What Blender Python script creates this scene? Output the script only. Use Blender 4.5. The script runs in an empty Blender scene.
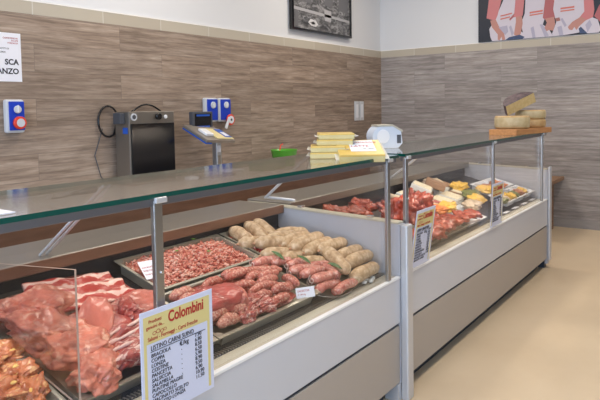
import bpy, bmesh, math, random
from mathutils import Vector, Matrix, noise, Euler
random.seed(7)
S = bpy.context.scene
COL = S.collection
PI = math.pi
TILT = math.atan(.27)

# ------------------------------------------------------------------ camera
CAMZ = 1.49
yaw, pitch, roll, FPX, CY = .628352, -.0528506, -.0179135, 595.19, 140.87
fw = Vector((math.cos(yaw)*math.cos(pitch), math.sin(yaw)*math.cos(pitch), math.sin(pitch)))
rt0 = Vector((math.sin(yaw), -math.cos(yaw), 0)); up0 = rt0.cross(fw)
rt = rt0*math.cos(roll)+up0*math.sin(roll); up = up0*math.cos(roll)-rt0*math.sin(roll)
cd = bpy.data.cameras.new('camera'); cam = bpy.data.objects.new('camera', cd); COL.objects.link(cam)
m3 = Matrix((rt, up, -fw)).transposed()
cam.matrix_world = Matrix.Translation((0, 0, CAMZ)) @ m3.to_4x4()
cd.sensor_width = 36; cd.lens = FPX/600*36; cd.shift_y = -(200-CY)/600; cd.clip_start = .05
S.camera = cam
# ------------------------------------------------------------------ world, lights, exposure
S.view_settings.view_transform = 'Standard'; S.view_settings.look = 'None'
S.view_settings.gamma = 1; S.view_settings.use_curve_mapping = False
S.view_settings.exposure = 0.13
w = bpy.data.worlds.new('world'); S.world = w; w.use_nodes = True
w.node_tree.nodes['Background'].inputs[0].default_value = (.62, .75, 1, 1)
w.node_tree.nodes['Background'].inputs[1].default_value = .5
def area(name, loc, rot, sx, sy, power, col, spread=None):
    l = bpy.data.lights.new(name, 'AREA'); l.shape = 'RECTANGLE'; l.size = sx; l.size_y = sy
    l.energy = power; l.color = col
    if spread: l.spread = spread
    o = bpy.data.objects.new(name, l); COL.objects.link(o); o.location = loc; o.rotation_euler = rot
    return o
area('window_daylight', (-3.3, .3, 1.9), (0, -PI/2, 0), 2.6, 5.5, 260, (.55, .72, 1))
area('front_fill_daylight', (-.45, -3.6, 1.8), (PI/2, 0, 0), 4.2, 2.6, 40, (.62, .78, 1))  # added fill behind the front-wall opening, brightens the case fronts with bluish light
for i, (x, y) in enumerate([(0.5, .4), (0.5, 2.9), (3.2, .4), (3.2, 2.9), (5.9, .4), (5.9, 2.9)]):
    area('ceiling_lamp_light', (x, y, 3.62), (0, 0, 0), .6, .6, 24, (1, .89, .76))

for x_, n_, e_ in ((1.1, 2.9, 3.4), (4.2, 2.7, 8.5)):
    area('case_lamp_light', (x_, 1.385, 1.212), (.55, 0, 0), n_, .02, e_, (1, .84, .68))

# ------------------------------------------------------------------ materials
def mat(name, col, rough=.5, metal=0, spec=.5, **k):
    m = bpy.data.materials.new(name); m.use_nodes = True
    b = m.node_tree.nodes['Principled BSDF']
    b.inputs['Base Color'].default_value = (*col, 1); b.inputs['Roughness'].default_value = rough
    b.inputs['Metallic'].default_value = metal; b.inputs['Specular IOR Level'].default_value = spec
    for a, v in k.items(): b.inputs[a.replace('_', ' ')].default_value = v
    return m
def nd(m, t, **k):
    n = m.node_tree.nodes.new(t)
    for a, v in k.items(): setattr(n, a, v)
    return n
def lk(m, a, b): m.node_tree.links.new(a, b)
def ramp(m, fac, stops):
    r = nd(m, 'ShaderNodeValToRGB'); e = r.color_ramp.elements
    while len(e) < len(stops): e.new(.5)
    for i, (p, c) in enumerate(stops): e[i].position = p; e[i].color = (*c, 1)
    lk(m, fac, r.inputs[0]); return r.outputs[0]
def bump(m, h, s=.3, d=.002):
    b = nd(m, 'ShaderNodeBump'); b.inputs['Strength'].default_value = s; b.inputs['Distance'].default_value = d
    lk(m, h, b.inputs['Height']); lk(m, b.outputs[0], m.node_tree.nodes['Principled BSDF'].inputs['Normal'])
def coords(m, scale=(1, 1, 1), rot=(0, 0, 0), kind='Object'):
    tc = nd(m, 'ShaderNodeTexCoord'); mp = nd(m, 'ShaderNodeMapping')
    mp.inputs['Scale'].default_value = scale; mp.inputs['Rotation'].default_value = rot
    lk(m, tc.outputs[kind], mp.inputs[0]); return mp.outputs[0]
def noi(m, v, scale, detail=4, rough=.55, dist=0):
    n = nd(m, 'ShaderNodeTexNoise'); n.inputs['Scale'].default_value = scale; n.inputs['Detail'].default_value = detail
    n.inputs['Roughness'].default_value = rough; n.inputs['Distortion'].default_value = dist
    lk(m, v, n.inputs['Vector']); return n.outputs['Fac']
def mixc(m, f, a, b, blend='MIX'):
    x = nd(m, 'ShaderNodeMix', data_type='RGBA', blend_type=blend)
    for s, v in ((x.inputs[0], f), (x.inputs[6], a), (x.inputs[7], b)):
        if isinstance(v, (int, float)): s.default_value = v
        elif isinstance(v, tuple): s.default_value = (*v, 1)
        else: lk(m, v, s)
    return x.outputs[2]
def base(m, s): lk(m, s, m.node_tree.nodes['Principled BSDF'].inputs['Base Color'])

def mottled(name, stops, scale=40, rough=.4, b=.3, dist=0, detail=4, bscale=None, bd=.002, sub=0, stretch=(1, 1, 1), spec=.5):
    m = mat(name, stops[0][1], rough, spec=spec)
    v = coords(m, stretch)
    f = noi(m, v, scale, detail, .6, dist)
    base(m, ramp(m, f, stops))
    if b: bump(m, noi(m, v, bscale or scale*1.5, 3), b, bd)
    if sub:
        bs = m.node_tree.nodes['Principled BSDF']
        bs.inputs['Subsurface Weight'].default_value = sub; bs.inputs['Subsurface Scale'].default_value = .006
        bs.inputs['Subsurface Radius'].default_value = (1, .4, .3)
    return m

def plank_mat(name, horiz, tones, seam):
    m = mat(name, tones[0], .55, spec=.3)
    tc = nd(m, 'ShaderNodeTexCoord'); sep = nd(m, 'ShaderNodeSeparateXYZ'); lk(m, tc.outputs['Object'], sep.inputs[0])
    cb = nd(m, 'ShaderNodeCombineXYZ'); lk(m, sep.outputs[horiz], cb.inputs[0]); lk(m, sep.outputs['Z'], cb.inputs[1])
    br = nd(m, 'ShaderNodeTexBrick'); br.offset = .37; br.squash = 1
    br.inputs['Scale'].default_value = 1; br.inputs['Brick Width'].default_value = 1.2; br.inputs['Row Height'].default_value = .2
    br.inputs['Mortar Size'].default_value = .0015; br.inputs['Mortar Smooth'].default_value = .2
    br.inputs['Color1'].default_value = (0, 0, 0, 1); br.inputs['Color2'].default_value = (1, 1, 1, 1); br.inputs['Mortar'].default_value = (.5, .5, .5, 1)
    lk(m, cb.outputs[0], br.inputs['Vector'])
    # grain: strongly stretched noise, shifted per plank
    mp = nd(m, 'ShaderNodeMapping'); mp.inputs['Scale'].default_value = (1.4, 21, 1); lk(m, cb.outputs[0], mp.inputs[0])
    ad = nd(m, 'ShaderNodeVectorMath', operation='ADD'); lk(m, mp.outputs[0], ad.inputs[0])
    sc = nd(m, 'ShaderNodeVectorMath', operation='SCALE'); lk(m, br.outputs['Color'], sc.inputs[0]); sc.inputs['Scale'].default_value = 13
    lk(m, sc.outputs[0], ad.inputs[1])
    g1 = noi(m, ad.outputs[0], 1.3, 7, .68, .35)
    mp2 = nd(m, 'ShaderNodeMapping'); mp2.inputs['Scale'].default_value = (7, 90, 1); lk(m, cb.outputs[0], mp2.inputs[0])
    g2 = noi(m, mp2.outputs[0], 1.0, 4, .6, .3)
    c = ramp(m, g1, [(.28, tones[0]), (.5, tones[1]), (.72, tones[2])])
    g2c = ramp(m, g2, [(.3, (.72, .72, .72)), (.7, (1.12, 1.12, 1.12))])
    c = mixc(m, .8, c, g2c, 'MULTIPLY')
    pc = ramp(m, br.outputs['Color'], [(0, (.84, .82, .80)), (.5, (1.0, 1.0, 1.0)), (1, (1.12, 1.10, 1.08))])
    c = mixc(m, 1.0, c, pc, 'MULTIPLY')
    c = mixc(m, br.outputs['Fac'], c, seam)
    base(m, c); bump(m, g2, .12, .001)
    return m
M = {}
M['wall_wood'] = plank_mat('wood_look_tile_warm', 'X', [(.17, .126, .096), (.325, .25, .198), (.49, .40, .328)], (.2, .16, .13))
M['wall_wood_r'] = plank_mat('wood_look_tile_grey', 'Y', [(.21, .19, .182), (.36, .328, .315), (.52, .485, .468)], (.24, .22, .21))
M['paint'] = mat('white_wall_paint', (.72, .735, .76), .8, spec=.2)
def tile_strip(name, horiz):
    m = mat(name, (.5, .45, .37), .5)
    tc = nd(m, 'ShaderNodeTexCoord'); sep = nd(m, 'ShaderNodeSeparateXYZ'); lk(m, tc.outputs['Object'], sep.inputs[0])
    cb = nd(m, 'ShaderNodeCombineXYZ'); lk(m, sep.outputs[horiz], cb.inputs[0])
    cb.inputs[1].default_value = .05
    br = nd(m, 'ShaderNodeTexBrick'); br.offset = 0; br.inputs['Scale'].default_value = 1
    br.inputs['Brick Width'].default_value = .6; br.inputs['Row Height'].default_value = 4; br.inputs['Mortar Size'].default_value = .004
    br.inputs['Color1'].default_value = (.47, .42, .34, 1); br.inputs['Color2'].default_value = (.52, .475, .39, 1); br.inputs['Mortar'].default_value = (.62, .6, .55, 1)
    lk(m, cb.outputs[0], br.inputs['Vector']); base(m, br.outputs['Color']); return m
M['strip_x'] = tile_strip('beige_border_tile', 'X'); M['strip_y'] = tile_strip('beige_border_tile_side', 'Y')
M['unseen_wall_dark'] = mat('darkened_unseen_wall', (.30, .29, .28), .8, spec=.2)  # unseen walls darkened to cut the haze they reflect in the case glass
M['white_bead'] = mat('white_bead', (.85, .83, .8), .4)
m = M['floor'] = mat('beige_floor', (.62, .49, .35), .38, spec=.4)
v = coords(m); base(m, ramp(m, noi(m, v, 1.3, 6, .6), [(.3, (.66, .52, .355)), (.7, (.74, .60, .425))])); bump(m, noi(m, v, 60, 3), .05, .001)
M['white_panel'] = mat('white_lacquered_panel', (.60, .61, .655), .33, spec=.4)
M['white_edge'] = mat('white_edge_profile', (.88, .88, .88), .3)
M['beige_panel'] = mat('taupe_panel', (.44, .39, .345), .42, spec=.35)
M['dark_gap'] = mat('dark_recess', (.03, .04, .06), .5)
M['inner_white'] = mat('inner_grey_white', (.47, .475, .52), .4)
M['alu'] = mat('brushed_aluminium', (.55, .57, .6), .35, .85)
M['alu_light'] = mat('pale_aluminium', (.62, .63, .66), .4, .4)
M['steel'] = mat('stainless_steel', (.40, .385, .37), .3, .9)
M['tray_steel'] = mat('tray_steel', (.46, .43, .35), .32, .6)
M['rail'] = mat('grey_rail', (.17, .17, .19), .4, .5)
M['counter_steel'] = mat('counter_steel', (.50, .485, .47), .4, .3)
m = M['steel_brushed'] = mat('worktop_steel', (.30, .275, .245), .36, .8)
bump(m, noi(m, coords(m, (2, 60, 1)), 6, 3), .08, .0006)
M['cream'] = mat('cream_sill', (.50, .46, .37), .45)
M['black_deck'] = mat('black_display_deck', (.018, .02, .028), .35)
M['dark_grey'] = mat('dark_grey_plastic', (.07, .075, .09), .4)
M['black'] = mat('black_gloss', (.008, .008, .01), .15)
M['chrome'] = mat('chrome', (.7, .72, .75), .12, 1)
M['blue_plastic'] = mat('blue_plastic', (.01, .05, .5), .35)
M['outlet_grey'] = mat('light_grey_plastic', (.6, .62, .66), .4)
M['red_plastic'] = mat('red_plastic', (.75, .06, .03), .35)
M['white_plastic'] = mat('white_plastic', (.8, .82, .86), .35)
M['paper'] = mat('white_paper', (.82, .83, .9), .6)
M['sign_white'] = mat('sign_white', (.66, .70, .88), .4)
M['sign_yellow'] = mat('sign_yellow', (.72, .62, .27), .45)
M['ink_red'] = mat('red_print', (.45, .02, .02), .5)
M['ink_black'] = mat('black_marker', (.02, .02, .03), .5)
M['ink_blue'] = mat('blue_print', (.03, .06, .4), .5)
M['wood'] = mottled('orange_wood', [(.3, (.42, .19, .07)), (.7, (.56, .28, .11))], 9, .5, .1, stretch=(1, 6, 6))
M['dark_wood'] = mottled('dark_wood', [(.3, (.22, .12, .065)), (.7, (.34, .20, .12))], 9, .5, .1, stretch=(1, 6, 6))
M['brown_front'] = mottled('brown_counter_front', [(.3, (.13, .062, .036)), (.7, (.20, .10, .06))], 4, .4, .1, stretch=(1, 1, 8))
def glass(name, tint=(.97, .985, .98), r0=.04, rough=.0):
    m = bpy.data.materials.new(name); m.use_nodes = True; nt = m.node_tree; nt.nodes.clear()
    out = nd(m, 'ShaderNodeOutputMaterial'); mx = nd(m, 'ShaderNodeMixShader'); tr = nd(m, 'ShaderNodeBsdfTransparent'); gl = nd(m, 'ShaderNodeBsdfGlossy')
    tr.inputs[0].default_value = (*tint, 1); gl.inputs['Roughness'].default_value = rough; gl.inputs['Color'].default_value = (1, 1, 1, 1)
    lw = nd(m, 'ShaderNodeLayerWeight'); lw.inputs[0].default_value = .5
    p = nd(m, 'ShaderNodeMath', operation='POWER'); lk(m, lw.outputs['Facing'], p.inputs[0]); p.inputs[1].default_value = 5
    mu = nd(m, 'ShaderNodeMath', operation='MULTIPLY_ADD'); lk(m, p.outputs[0], mu.inputs[0]); mu.inputs[1].default_value = 1-r0; mu.inputs[2].default_value = r0
    lk(m, mu.outputs[0], mx.inputs[0]); lk(m, tr.outputs[0], mx.inputs[1]); lk(m, gl.outputs[0], mx.inputs[2]); lk(m, mx.outputs[0], out.inputs[0])
    return m
M['glass'] = glass('clear_glass', rough=.10)
M['glass_front'] = glass('clear_front_glass', (.985, .99, .99), .022)
M['acrylic'] = glass('divider_acrylic', (.93, .92, .93), .05)
M['glass_edge'] = mat('green_glass_edge', (.0, .07, .055), .15, spec=.8)
M['acrylic_edge'] = mat('acrylic_edge', (.45, .33, .28), .3)
# foods
def meatm(name, lean, dark, fat, fa=.62, scale=9, rough=.33, dist=1.2, stretch=(1, 1, 1), bs=.4):
    m = mat(name, lean, rough*.85, spec=.6)
    v = coords(m, stretch)
    n1 = noi(m, v, scale, 5, .6, dist); n2 = noi(m, v, scale*2.3, 5, .65, dist*.6)
    c = ramp(m, n1, [(.32, dark), (.52, lean)])
    f = ramp(m, n2, [(fa-.05, (0, 0, 0)), (fa+.04, (1, 1, 1))])
    n3 = noi(m, v, scale*.6, 4, .6, 2); c = mixc(m, .55, c, ramp(m, n3, [(.36, (.55, .5, .5)), (.60, (1.15, 1.15, 1.15))]), 'MULTIPLY')
    base(m, mixc(m, f, c, fat))
    bump(m, noi(m, v, scale*4, 4), min(1, bs*1.5), .004)
    b = m.node_tree.nodes['Principled BSDF']; b.inputs['Subsurface Weight'].default_value = .12
    b.inputs['Subsurface Scale'].default_value = .008; b.inputs['Subsurface Radius'].default_value = (1, .35, .25)
    return m
M['pork_pink'] = meatm('pink_pork', (.64, .20, .13), (.44, .09, .055), (.76, .42, .31), .60, 10)
M['pork_slice'] = meatm('pork_cut_face', (.55, .16, .115), (.47, .11, .08), (.68, .36, .29), .68, 6)
M['pork_red'] = meatm('red_pork', (.36, .05, .035), (.18, .014, .012), (.62, .34, .28), .62, 11)
M['pork_strip'] = meatm('marbled_pork_strip', (.44, .085, .06), (.22, .02, .024), (.68, .42, .36), .58, 13, stretch=(1, 3, 2))
M['loin'] = meatm('pork_loin_surface', (.46, .085, .07), (.36, .045, .04), (.66, .36, .32), .70, 6, bs=.2)
M['fat'] = mottled('pork_fat', [(.35, (.72, .46, .40)), (.7, (.82, .64, .57))], 20, .35, .2)
m = M['bacon'] = mat('streaky_bacon', (.6, .1, .07), .33)
v = coords(m, (1, 1, 1)); wv = nd(m, 'ShaderNodeTexWave', bands_direction='Y'); wv.inputs['Scale'].default_value = 7
wv.inputs['Distortion'].default_value = 6; wv.inputs['Detail'].default_value = 3; wv.inputs['Detail Scale'].default_value = 2; lk(m, v, wv.inputs['Vector'])
base(m, ramp(m, wv.outputs['Fac'], [(.34, (.42, .04, .03)), (.55, (.58, .14, .09)), (.66, (.78, .50, .42))])); bump(m, noi(m, v, 40), .3)
M['sausage'] = meatm('raw_sausage', (.50, .13, .09), (.36, .07, .05), (.64, .34, .26), .56, 52, .3, .2)
M['sausage2'] = meatm('coarse_sausage', (.55, .19, .13), (.40, .10, .07), (.68, .40, .29), .55, 60, .3, .2)
M['roll'] = meatm('pork_roll', (.58, .20, .15), (.44, .10, .08), (.72, .42, .35), .58, 22, .3, .8)
M['cotechino'] = mottled('pale_sausage_skin', [(.32, (.34, .20, .10)), (.5, (.52, .35, .20)), (.66, (.70, .54, .36))], 34, .42, .25, .4)
M['cot_end'] = mottled('sausage_end', [(.35, (.50, .24, .13)), (.7, (.62, .38, .24))], 40, .45, .3)
M['mince_a'] = mat('mince_pink', (.62, .20, .14), .38); M['mince_b'] = mat('mince_red', (.38, .06, .04), .38); M['mince_c'] = mat('mince_fat', (.76, .42, .33), .38)
M['red_mince'] = mottled('red_mince', [(.35, (.42, .02, .02)), (.6, (.60, .07, .05)), (.72, (.72, .3, .24))], 55, .35, .6, bd=.004)
M['liver'] = meatm('dark_meat', (.30, .035, .025), (.18, .015, .012), (.5, .2, .15), .66, 8, .25)
M['chicken'] = meatm('chicken_meat', (.56, .17, .06), (.36, .07, .03), (.72, .38, .15), .60, 12, .25)
M['chicken_y'] = mottled('chicken_fat', [(.35, (.75, .42, .08)), (.7, (.85, .58, .2))], 25, .3, .3)
M['bay'] = mottled('bay_leaf', [(.3, (.03, .10, .03)), (.7, (.08, .2, .06))], 30, .4, .2)
M['parsley'] = mat('parsley', (.10, .25, .03), .5)
M['cheese'] = mottled('yellow_cheese', [(.3, (.66, .45, .10)), (.7, (.72, .52, .15))], 12, .35, .05)
M['cheese_rind'] = mottled('cheese_side', [(.3, (.60, .50, .22)), (.7, (.68, .58, .30))], 14, .4, .1)
M['wheel_rind'] = mottled('ochre_cheese_rind', [(.3, (.40, .24, .10)), (.55, (.54, .36, .17)), (.75, (.62, .50, .30))], 14, .5, .2)
M['wheel_side'] = mottled('pale_cheese_rind', [(.3, (.44, .33, .17)), (.55, (.56, .46, .27)), (.75, (.60, .52, .36))], 12, .5, .2)
M['dark_rind'] = mottled('dark_cheese_rind', [(.35, (.05, .03, .04)), (.7, (.16, .11, .12))], 18, .5, .3)
M['cut_cheese'] = mottled('cut_cheese_paste', [(.35, (.55, .40, .17)), (.7, (.66, .52, .27))], 40, .5, .3)
M['beef'] = meatm('cured_red_meat', (.36, .05, .022), (.18, .018, .012), (.52, .19, .12), .64, 14, .3)
M['salmon'] = meatm('orange_red_meat', (.50, .085, .035), (.34, .04, .022), (.62, .24, .14), .64, 14, .3)
M['green_plastic'] = mat('green_plastic', (.10, .42, .03), .3)
M['yellow_paper'] = mat('yellow_keys', (.72, .62, .33), .5)
M['tan'] = mat('tan_plate', (.33, .29, .25), .35, .5)
M['screen_blue'] = mat('screen_blue', (.02, .10, .5), .3)
M['film'] = mat('pale_film', (.72, .72, .68), .25)
M['pack_top'] = mat('pack_label_cream', (.78, .70, .52), .45)
M['pack_dark'] = mat('pack_brown', (.34, .19, .10), .45)
M['olive'] = mottled('olive_food', [(.3, (.10, .13, .03)), (.7, (.25, .25, .07))], 60, .35, .5)
M['yellow_food'] = mottled('yellow_food', [(.3, (.72, .38, .03)), (.7, (.85, .6, .12))], 60, .4, .5)
M['orange_food'] = mottled('orange_food', [(.3, (.68, .14, .02)), (.7, (.8, .32, .07))], 60, .4, .5)
M['brown_food'] = mottled('brown_food', [(.3, (.30, .09, .03)), (.7, (.55, .22, .09))], 60, .4, .5)
M['pale_food'] = mottled('pale_food', [(.3, (.5, .36, .24)), (.7, (.7, .58, .42))], 60, .4, .5)

# ------------------------------------------------------------------ mesh helpers
def finish(bm, name, mats, parent=None, smooth=False, loc=None, rot=None):
    bmesh.ops.recalc_face_normals(bm, faces=bm.faces)
    me = bpy.data.meshes.new(name); bm.to_mesh(me); bm.free()
    for mm in (mats if isinstance(mats, (list, tuple)) else [mats]): me.materials.append(M[mm] if isinstance(mm, str) else mm)
    if smooth:
        for p in me.polygons: p.use_smooth = True
    o = bpy.data.objects.new(name, me); COL.objects.link(o)
    if parent: o.parent = parent
    if loc: o.location = loc
    if rot: o.rotation_euler = rot
    return o
def abox(bm, lo, hi, bev=0, mi=0, rot=None, mat4=None):
    g = bmesh.ops.create_cube(bm, size=1)['verts']
    s = [hi[i]-lo[i] for i in range(3)]; c = [(hi[i]+lo[i])/2 for i in range(3)]
    fs = set(f for v_ in g for f in v_.link_faces)
    for v_ in g:
        v_.co = Vector((v_.co.x*s[0], v_.co.y*s[1], v_.co.z*s[2]))
        if rot: v_.co.rotate(Euler(rot))
        v_.co += Vector(c)
        if mat4: v_.co = mat4 @ v_.co
    for f in fs: f.material_index = mi
    if bev:
        es = list(set(e for v_ in g for e in v_.link_edges))
        r = bmesh.ops.bevel(bm, geom=es, offset=bev, segments=2, affect='EDGES', profile=.5)
        for f in r['faces']: f.material_index = mi
    return g
def box(name, lo, hi, m_, parent=None, bev=0, rot=None, loc=None, orot=None):
    bm = bmesh.new(); abox(bm, lo, hi, bev, rot=rot); return finish(bm, name, m_, parent, loc=loc, rot=orot)
def tag(o, label=None, cat=None, group=None, kind=None):
    if label: o['label'] = label
    if cat: o['category'] = cat
    if group: o['group'] = group
    if kind: o['kind'] = kind
    return o
def thing(name, label, cat, loc=(0, 0, 0), rot=(0, 0, 0), group=None):
    o = bpy.data.objects.new(name, None); COL.objects.link(o); o.location = loc; o.rotation_euler = rot
    o.empty_display_size = .05
    return tag(o, label, cat, group)
def atube(bm, pts, rads, seg=10, mi=0, flat=1.0, nz=0, nf=20, seed=0, round_ends=True):
    pts = [Vector(p) for p in pts]; n = len(pts)
    if not isinstance(rads, (list, tuple)): rads = [rads]*n
    # add rounded ends
    P = []; R = []
    if round_ends:
        d = (pts[0]-pts[1]).normalized(); r = rads[0]
        P += [pts[0]+d*r*.95, pts[0]+d*r*.7]; R += [r*.25, r*.72]
    P += pts; R += list(rads)
    if round_ends:
        d = (pts[-1]-pts[-2]).normalized(); r = rads[-1]
        P += [pts[-1]+d*r*.7, pts[-1]+d*r*.95]; R += [r*.72, r*.25]
    rings = []; prev = None
    for i, p in enumerate(P):
        t = (P[min(i+1, len(P)-1)]-P[max(i-1, 0)]).normalized()
        u = Vector((0, 0, 1)) if prev is None else prev
        s_ = t.cross(u)
        if s_.length < .05: s_ = t.cross(Vector((0, 1, 0)))
        s_.normalize(); u = s_.cross(t).normalized(); prev = u
        ring = []
        for k in range(seg):
            a = 2*PI*k/seg; q = p + (s_*math.cos(a) + u*math.sin(a)*flat)*R[i]
            if nz: q += (q-p).normalized()*noise.noise(q*nf+Vector((seed, seed*1.7, 0)))*nz
            ring.append(bm.verts.new(q))
        rings.append(ring)
    fs = []
    for a, b in zip(rings, rings[1:]):
        for k in range(seg): fs.append(bm.faces.new((a[k], a[(k+1) % seg], b[(k+1) % seg], b[k])))
    fs.append(bm.faces.new(rings[0][::-1])); fs.append(bm.faces.new(rings[-1]))
    for f in fs: f.material_index = mi
    return rings
def tube(name, pts, r, m_, parent=None, seg=8, **k):
    bm = bmesh.new(); atube(bm, pts, r, seg, **k); return finish(bm, name, m_, parent, True)
def cyl(name, c, r, h, m_, parent=None, seg=32, axis='Z', bev=0, r2=None):
    bm = bmesh.new(); g = bmesh.ops.create_cone(bm, cap_ends=True, segments=seg, radius1=r, radius2=r if r2 is None else r2, depth=h)
    if bev: bmesh.ops.bevel(bm, geom=[e for e in bm.edges if abs(e.verts[0].co.z-e.verts[1].co.z) < 1e-6], offset=bev, segments=3, affect='EDGES')
    R_ = {'Z': Matrix(), 'X': Matrix.Rotation(PI/2, 4, 'Y'), 'Y': Matrix.Rotation(PI/2, 4, 'X')}[axis]
    bmesh.ops.transform(bm, matrix=Matrix.Translation(c) @ R_, verts=bm.verts)
    o = finish(bm, name, m_, parent)
    for p in o.data.polygons: p.use_smooth = len(p.vertices) == 4
    return o
def poly(name, pts, m_, parent, th=.0006, z=0):
    """flat shape in the local XZ plane of parent, facing -Y"""
    bm = bmesh.new(); vs = [bm.verts.new((x, -z, y)) for x, y in pts]; f = bm.faces.new(vs)
    r = bmesh.ops.extrude_face_region(bm, geom=[f])
    for e in r['geom']:
        if isinstance(e, bmesh.types.BMVert): e.co.y -= th
    bmesh.ops.triangulate(bm, faces=bm.faces)
    return finish(bm, name, m_, parent)
def text(name, s, size, loc, m_, parent, rot=(PI/2, 0, 0), align='LEFT', ext=.0004, shear=0, sx=1, bold=0):
    cu = bpy.data.curves.new(name, 'FONT'); cu.body = s; cu.size = size; cu.extrude = ext; cu.align_x = align; cu.shear = shear; cu.offset = bold
    cu.resolution_u = 3
    t = bpy.data.objects.new(name, cu); COL.objects.link(t)
    dg = bpy.context.evaluated_depsgraph_get(); me = bpy.data.meshes.new_from_object(t.evaluated_get(dg)); bpy.data.objects.remove(t)
    me.materials.clear(); me.materials.append(M[m_])
    o = bpy.data.objects.new(name, me); COL.objects.link(o); o.parent = parent; o.location = loc; o.rotation_euler = rot; o.scale = (sx, 1, 1)
    return o
def lump_bm(sx, sy, sz, seed, amp=.18, freq=1.6, sub=5, square=.75, flatb=.6, fold=0):
    bm = bmesh.new(); bmesh.ops.create_icosphere(bm, subdivisions=sub, radius=1)
    sd = Vector((seed*3.1, seed*1.3, seed*.7))
    for v_ in bm.verts:
        c = v_.co.copy()
        c = Vector([math.copysign(abs(a)**square, a) for a in c])
        k = 1+amp*noise.noise(c*freq+sd)*1.6+amp*.5*noise.noise(c*freq*2.7+sd)
        if fold: k += fold*(abs(noise.noise(Vector((c.x*1.2, c.y*4, c.z*3))+sd))-.25)
        k += amp*.22*noise.noise(c*freq*6+sd)+fold*.25*(abs(noise.noise(Vector((c.x*3, c.y*9, c.z*6))+sd))-.2)
        c *= k
        if c.z < 0: c.z *= flatb
        v_.co = Vector((c.x*sx, c.y*sy, c.z*sz))
    return bm
RIM = lambda x, y: .68+.27*(y-1.42)
DK = lambda x, y: .625+.27*(y-1.42)
def lump(name, x, y, h, dims, rz, m_, seed, label, cat, group=None, tx=0, ty=0, **k):
    o = finish(lump_bm(*dims, seed, **k), name, m_, None, True)
    x, y, h = settle(x, y, h, 1 if x > 2.7 else .7); o.location = (x, y, RIM(x, y)+h); R_ = Matrix.Rotation(TILT+tx, 3, 'X') @ Matrix.Rotation(ty, 3, 'Y') @ Matrix.Rotation(rz, 3, 'Z')
    o.rotation_euler = R_.to_euler()
    return tag(o, label, cat, group)
def settle(x, y, h, k=.7, ymin=1.50):
    h = h*k; s_ = 1-h/.75; x *= s_; y = max(y*s_, min(y, ymin))
    return x, y, h
def dpt(x, y, h, k=.7):
    x, y, h = settle(x, y, h, k); return Vector((x, y, RIM(x, y)+h))
def struct(o): o['kind'] = 'structure'; return o

# ------------------------------------------------------------------ the room
WY, WX, CZ = 4.124, 7.70, 3.65
struct(box('floor', (-3, -3.4, -.1), (WX, WY, 0), 'floor'))
struct(box('ceiling', (-3, -3.4, CZ), (WX+.1, WY+.1, CZ+.1), 'paint'))
struct(box('wall_left', (-3.1, WY+.012, 0), (WX+.1, WY+.15, CZ), 'paint'))
struct(box('wall_right', (WX+.012, -3.5, 0), (WX+.15, WY+.15, CZ), 'paint'))
struct(box('trim_1', (-3, WY, 0), (WX+.012, WY+.012, 2.212), 'wall_wood'))
struct(box('trim_2', (WX, -3.4, 0), (WX+.012, WY, 2.212), 'wall_wood_r'))
struct(box('trim_3', (-3, WY-.002, 2.212), (WX+.012, WY+.012, 2.305), 'strip_x'))
struct(box('trim_4', (WX-.002, -3.4, 2.212), (WX+.012, WY-.002, 2.305), 'strip_y'))
struct(box('trim_5', (-3, WY-.004, 2.305), (WX+.012, WY+.012, 2.314), 'white_bead'))
struct(box('trim_6', (WX-.004, -3.4, 2.305), (WX+.012, WY-.004, 2.314), 'white_bead'))
struct(box('baseboard_right', (WX-.012, -3.4, 0), (WX, WY, .1), mottled('grey_skirting', [(.3, (.26, .24, .23)), (.7, (.33, .30, .28))], 5, .5, 0, stretch=(1, 1, 5))))
def holed(name, ax, at, lo, hi, hlo, hhi):
    bm = bmesh.new()
    for a0, a1, z0, z1 in ((lo, hlo, 0, CZ), (hhi, hi, 0, CZ), (hlo, hhi, 0, .35), (hlo, hhi, 3.1, CZ)):
        if ax == 'x': abox(bm, (at-.12, a0, z0), (at, a1, z1))
        else: abox(bm, (a0, at-.12, z0), (a1, at, z1))
    return struct(finish(bm, name, 'unseen_wall_dark'))
holed('wall_back', 'x', -3, -3.4, WY, -2.6, 3.2)
holed('wall_front', 'y', -3.4, -3, WX, -2.6, 1.7)
def pane(name, lo, hi, ax):
    o = struct(box(name, lo, hi, 'glass')); bm = bmesh.new()
    k = 1 if ax == 'x' else 0
    for i in range(4):
        a = lo[k]+(hi[k]-lo[k])*i/3
        l = list(lo); h = list(hi); l[k] = a-.03; h[k] = a+.03; l[1-k] -= .02; h[1-k] += .02; abox(bm, l, h)
    for z in (lo[2], hi[2]):
        l = list(lo); h = list(hi); l[2] = z-.03; h[2] = z+.03; l[1-k] -= .02; h[1-k] += .02; abox(bm, l, h)
    finish(bm, 'window_frame', 'alu', o)
pane('window_1', (-3.07, -2.57, .38), (-3.06, 3.17, 3.07), 'x')
pane('added_window', (-2.57, -3.47, .38), (1.67, -3.46, 3.07), 'y')  # unseen opening added for the fill, placed where the front glass never mirrors it
me_em = mat('lamp_diffuser', (1, 1, 1), .5); b = me_em.node_tree.nodes['Principled BSDF']
b.inputs['Emission Color'].default_value = (1, .86, .7, 1); b.inputs['Emission Strength'].default_value = 4
LN = ['above the near end of the meat counter', 'above the wall beside the knife cabinet', 'above the joint of the two counters', 'above the wall counter', 'above the far counter end', 'in the far room corner']
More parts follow.
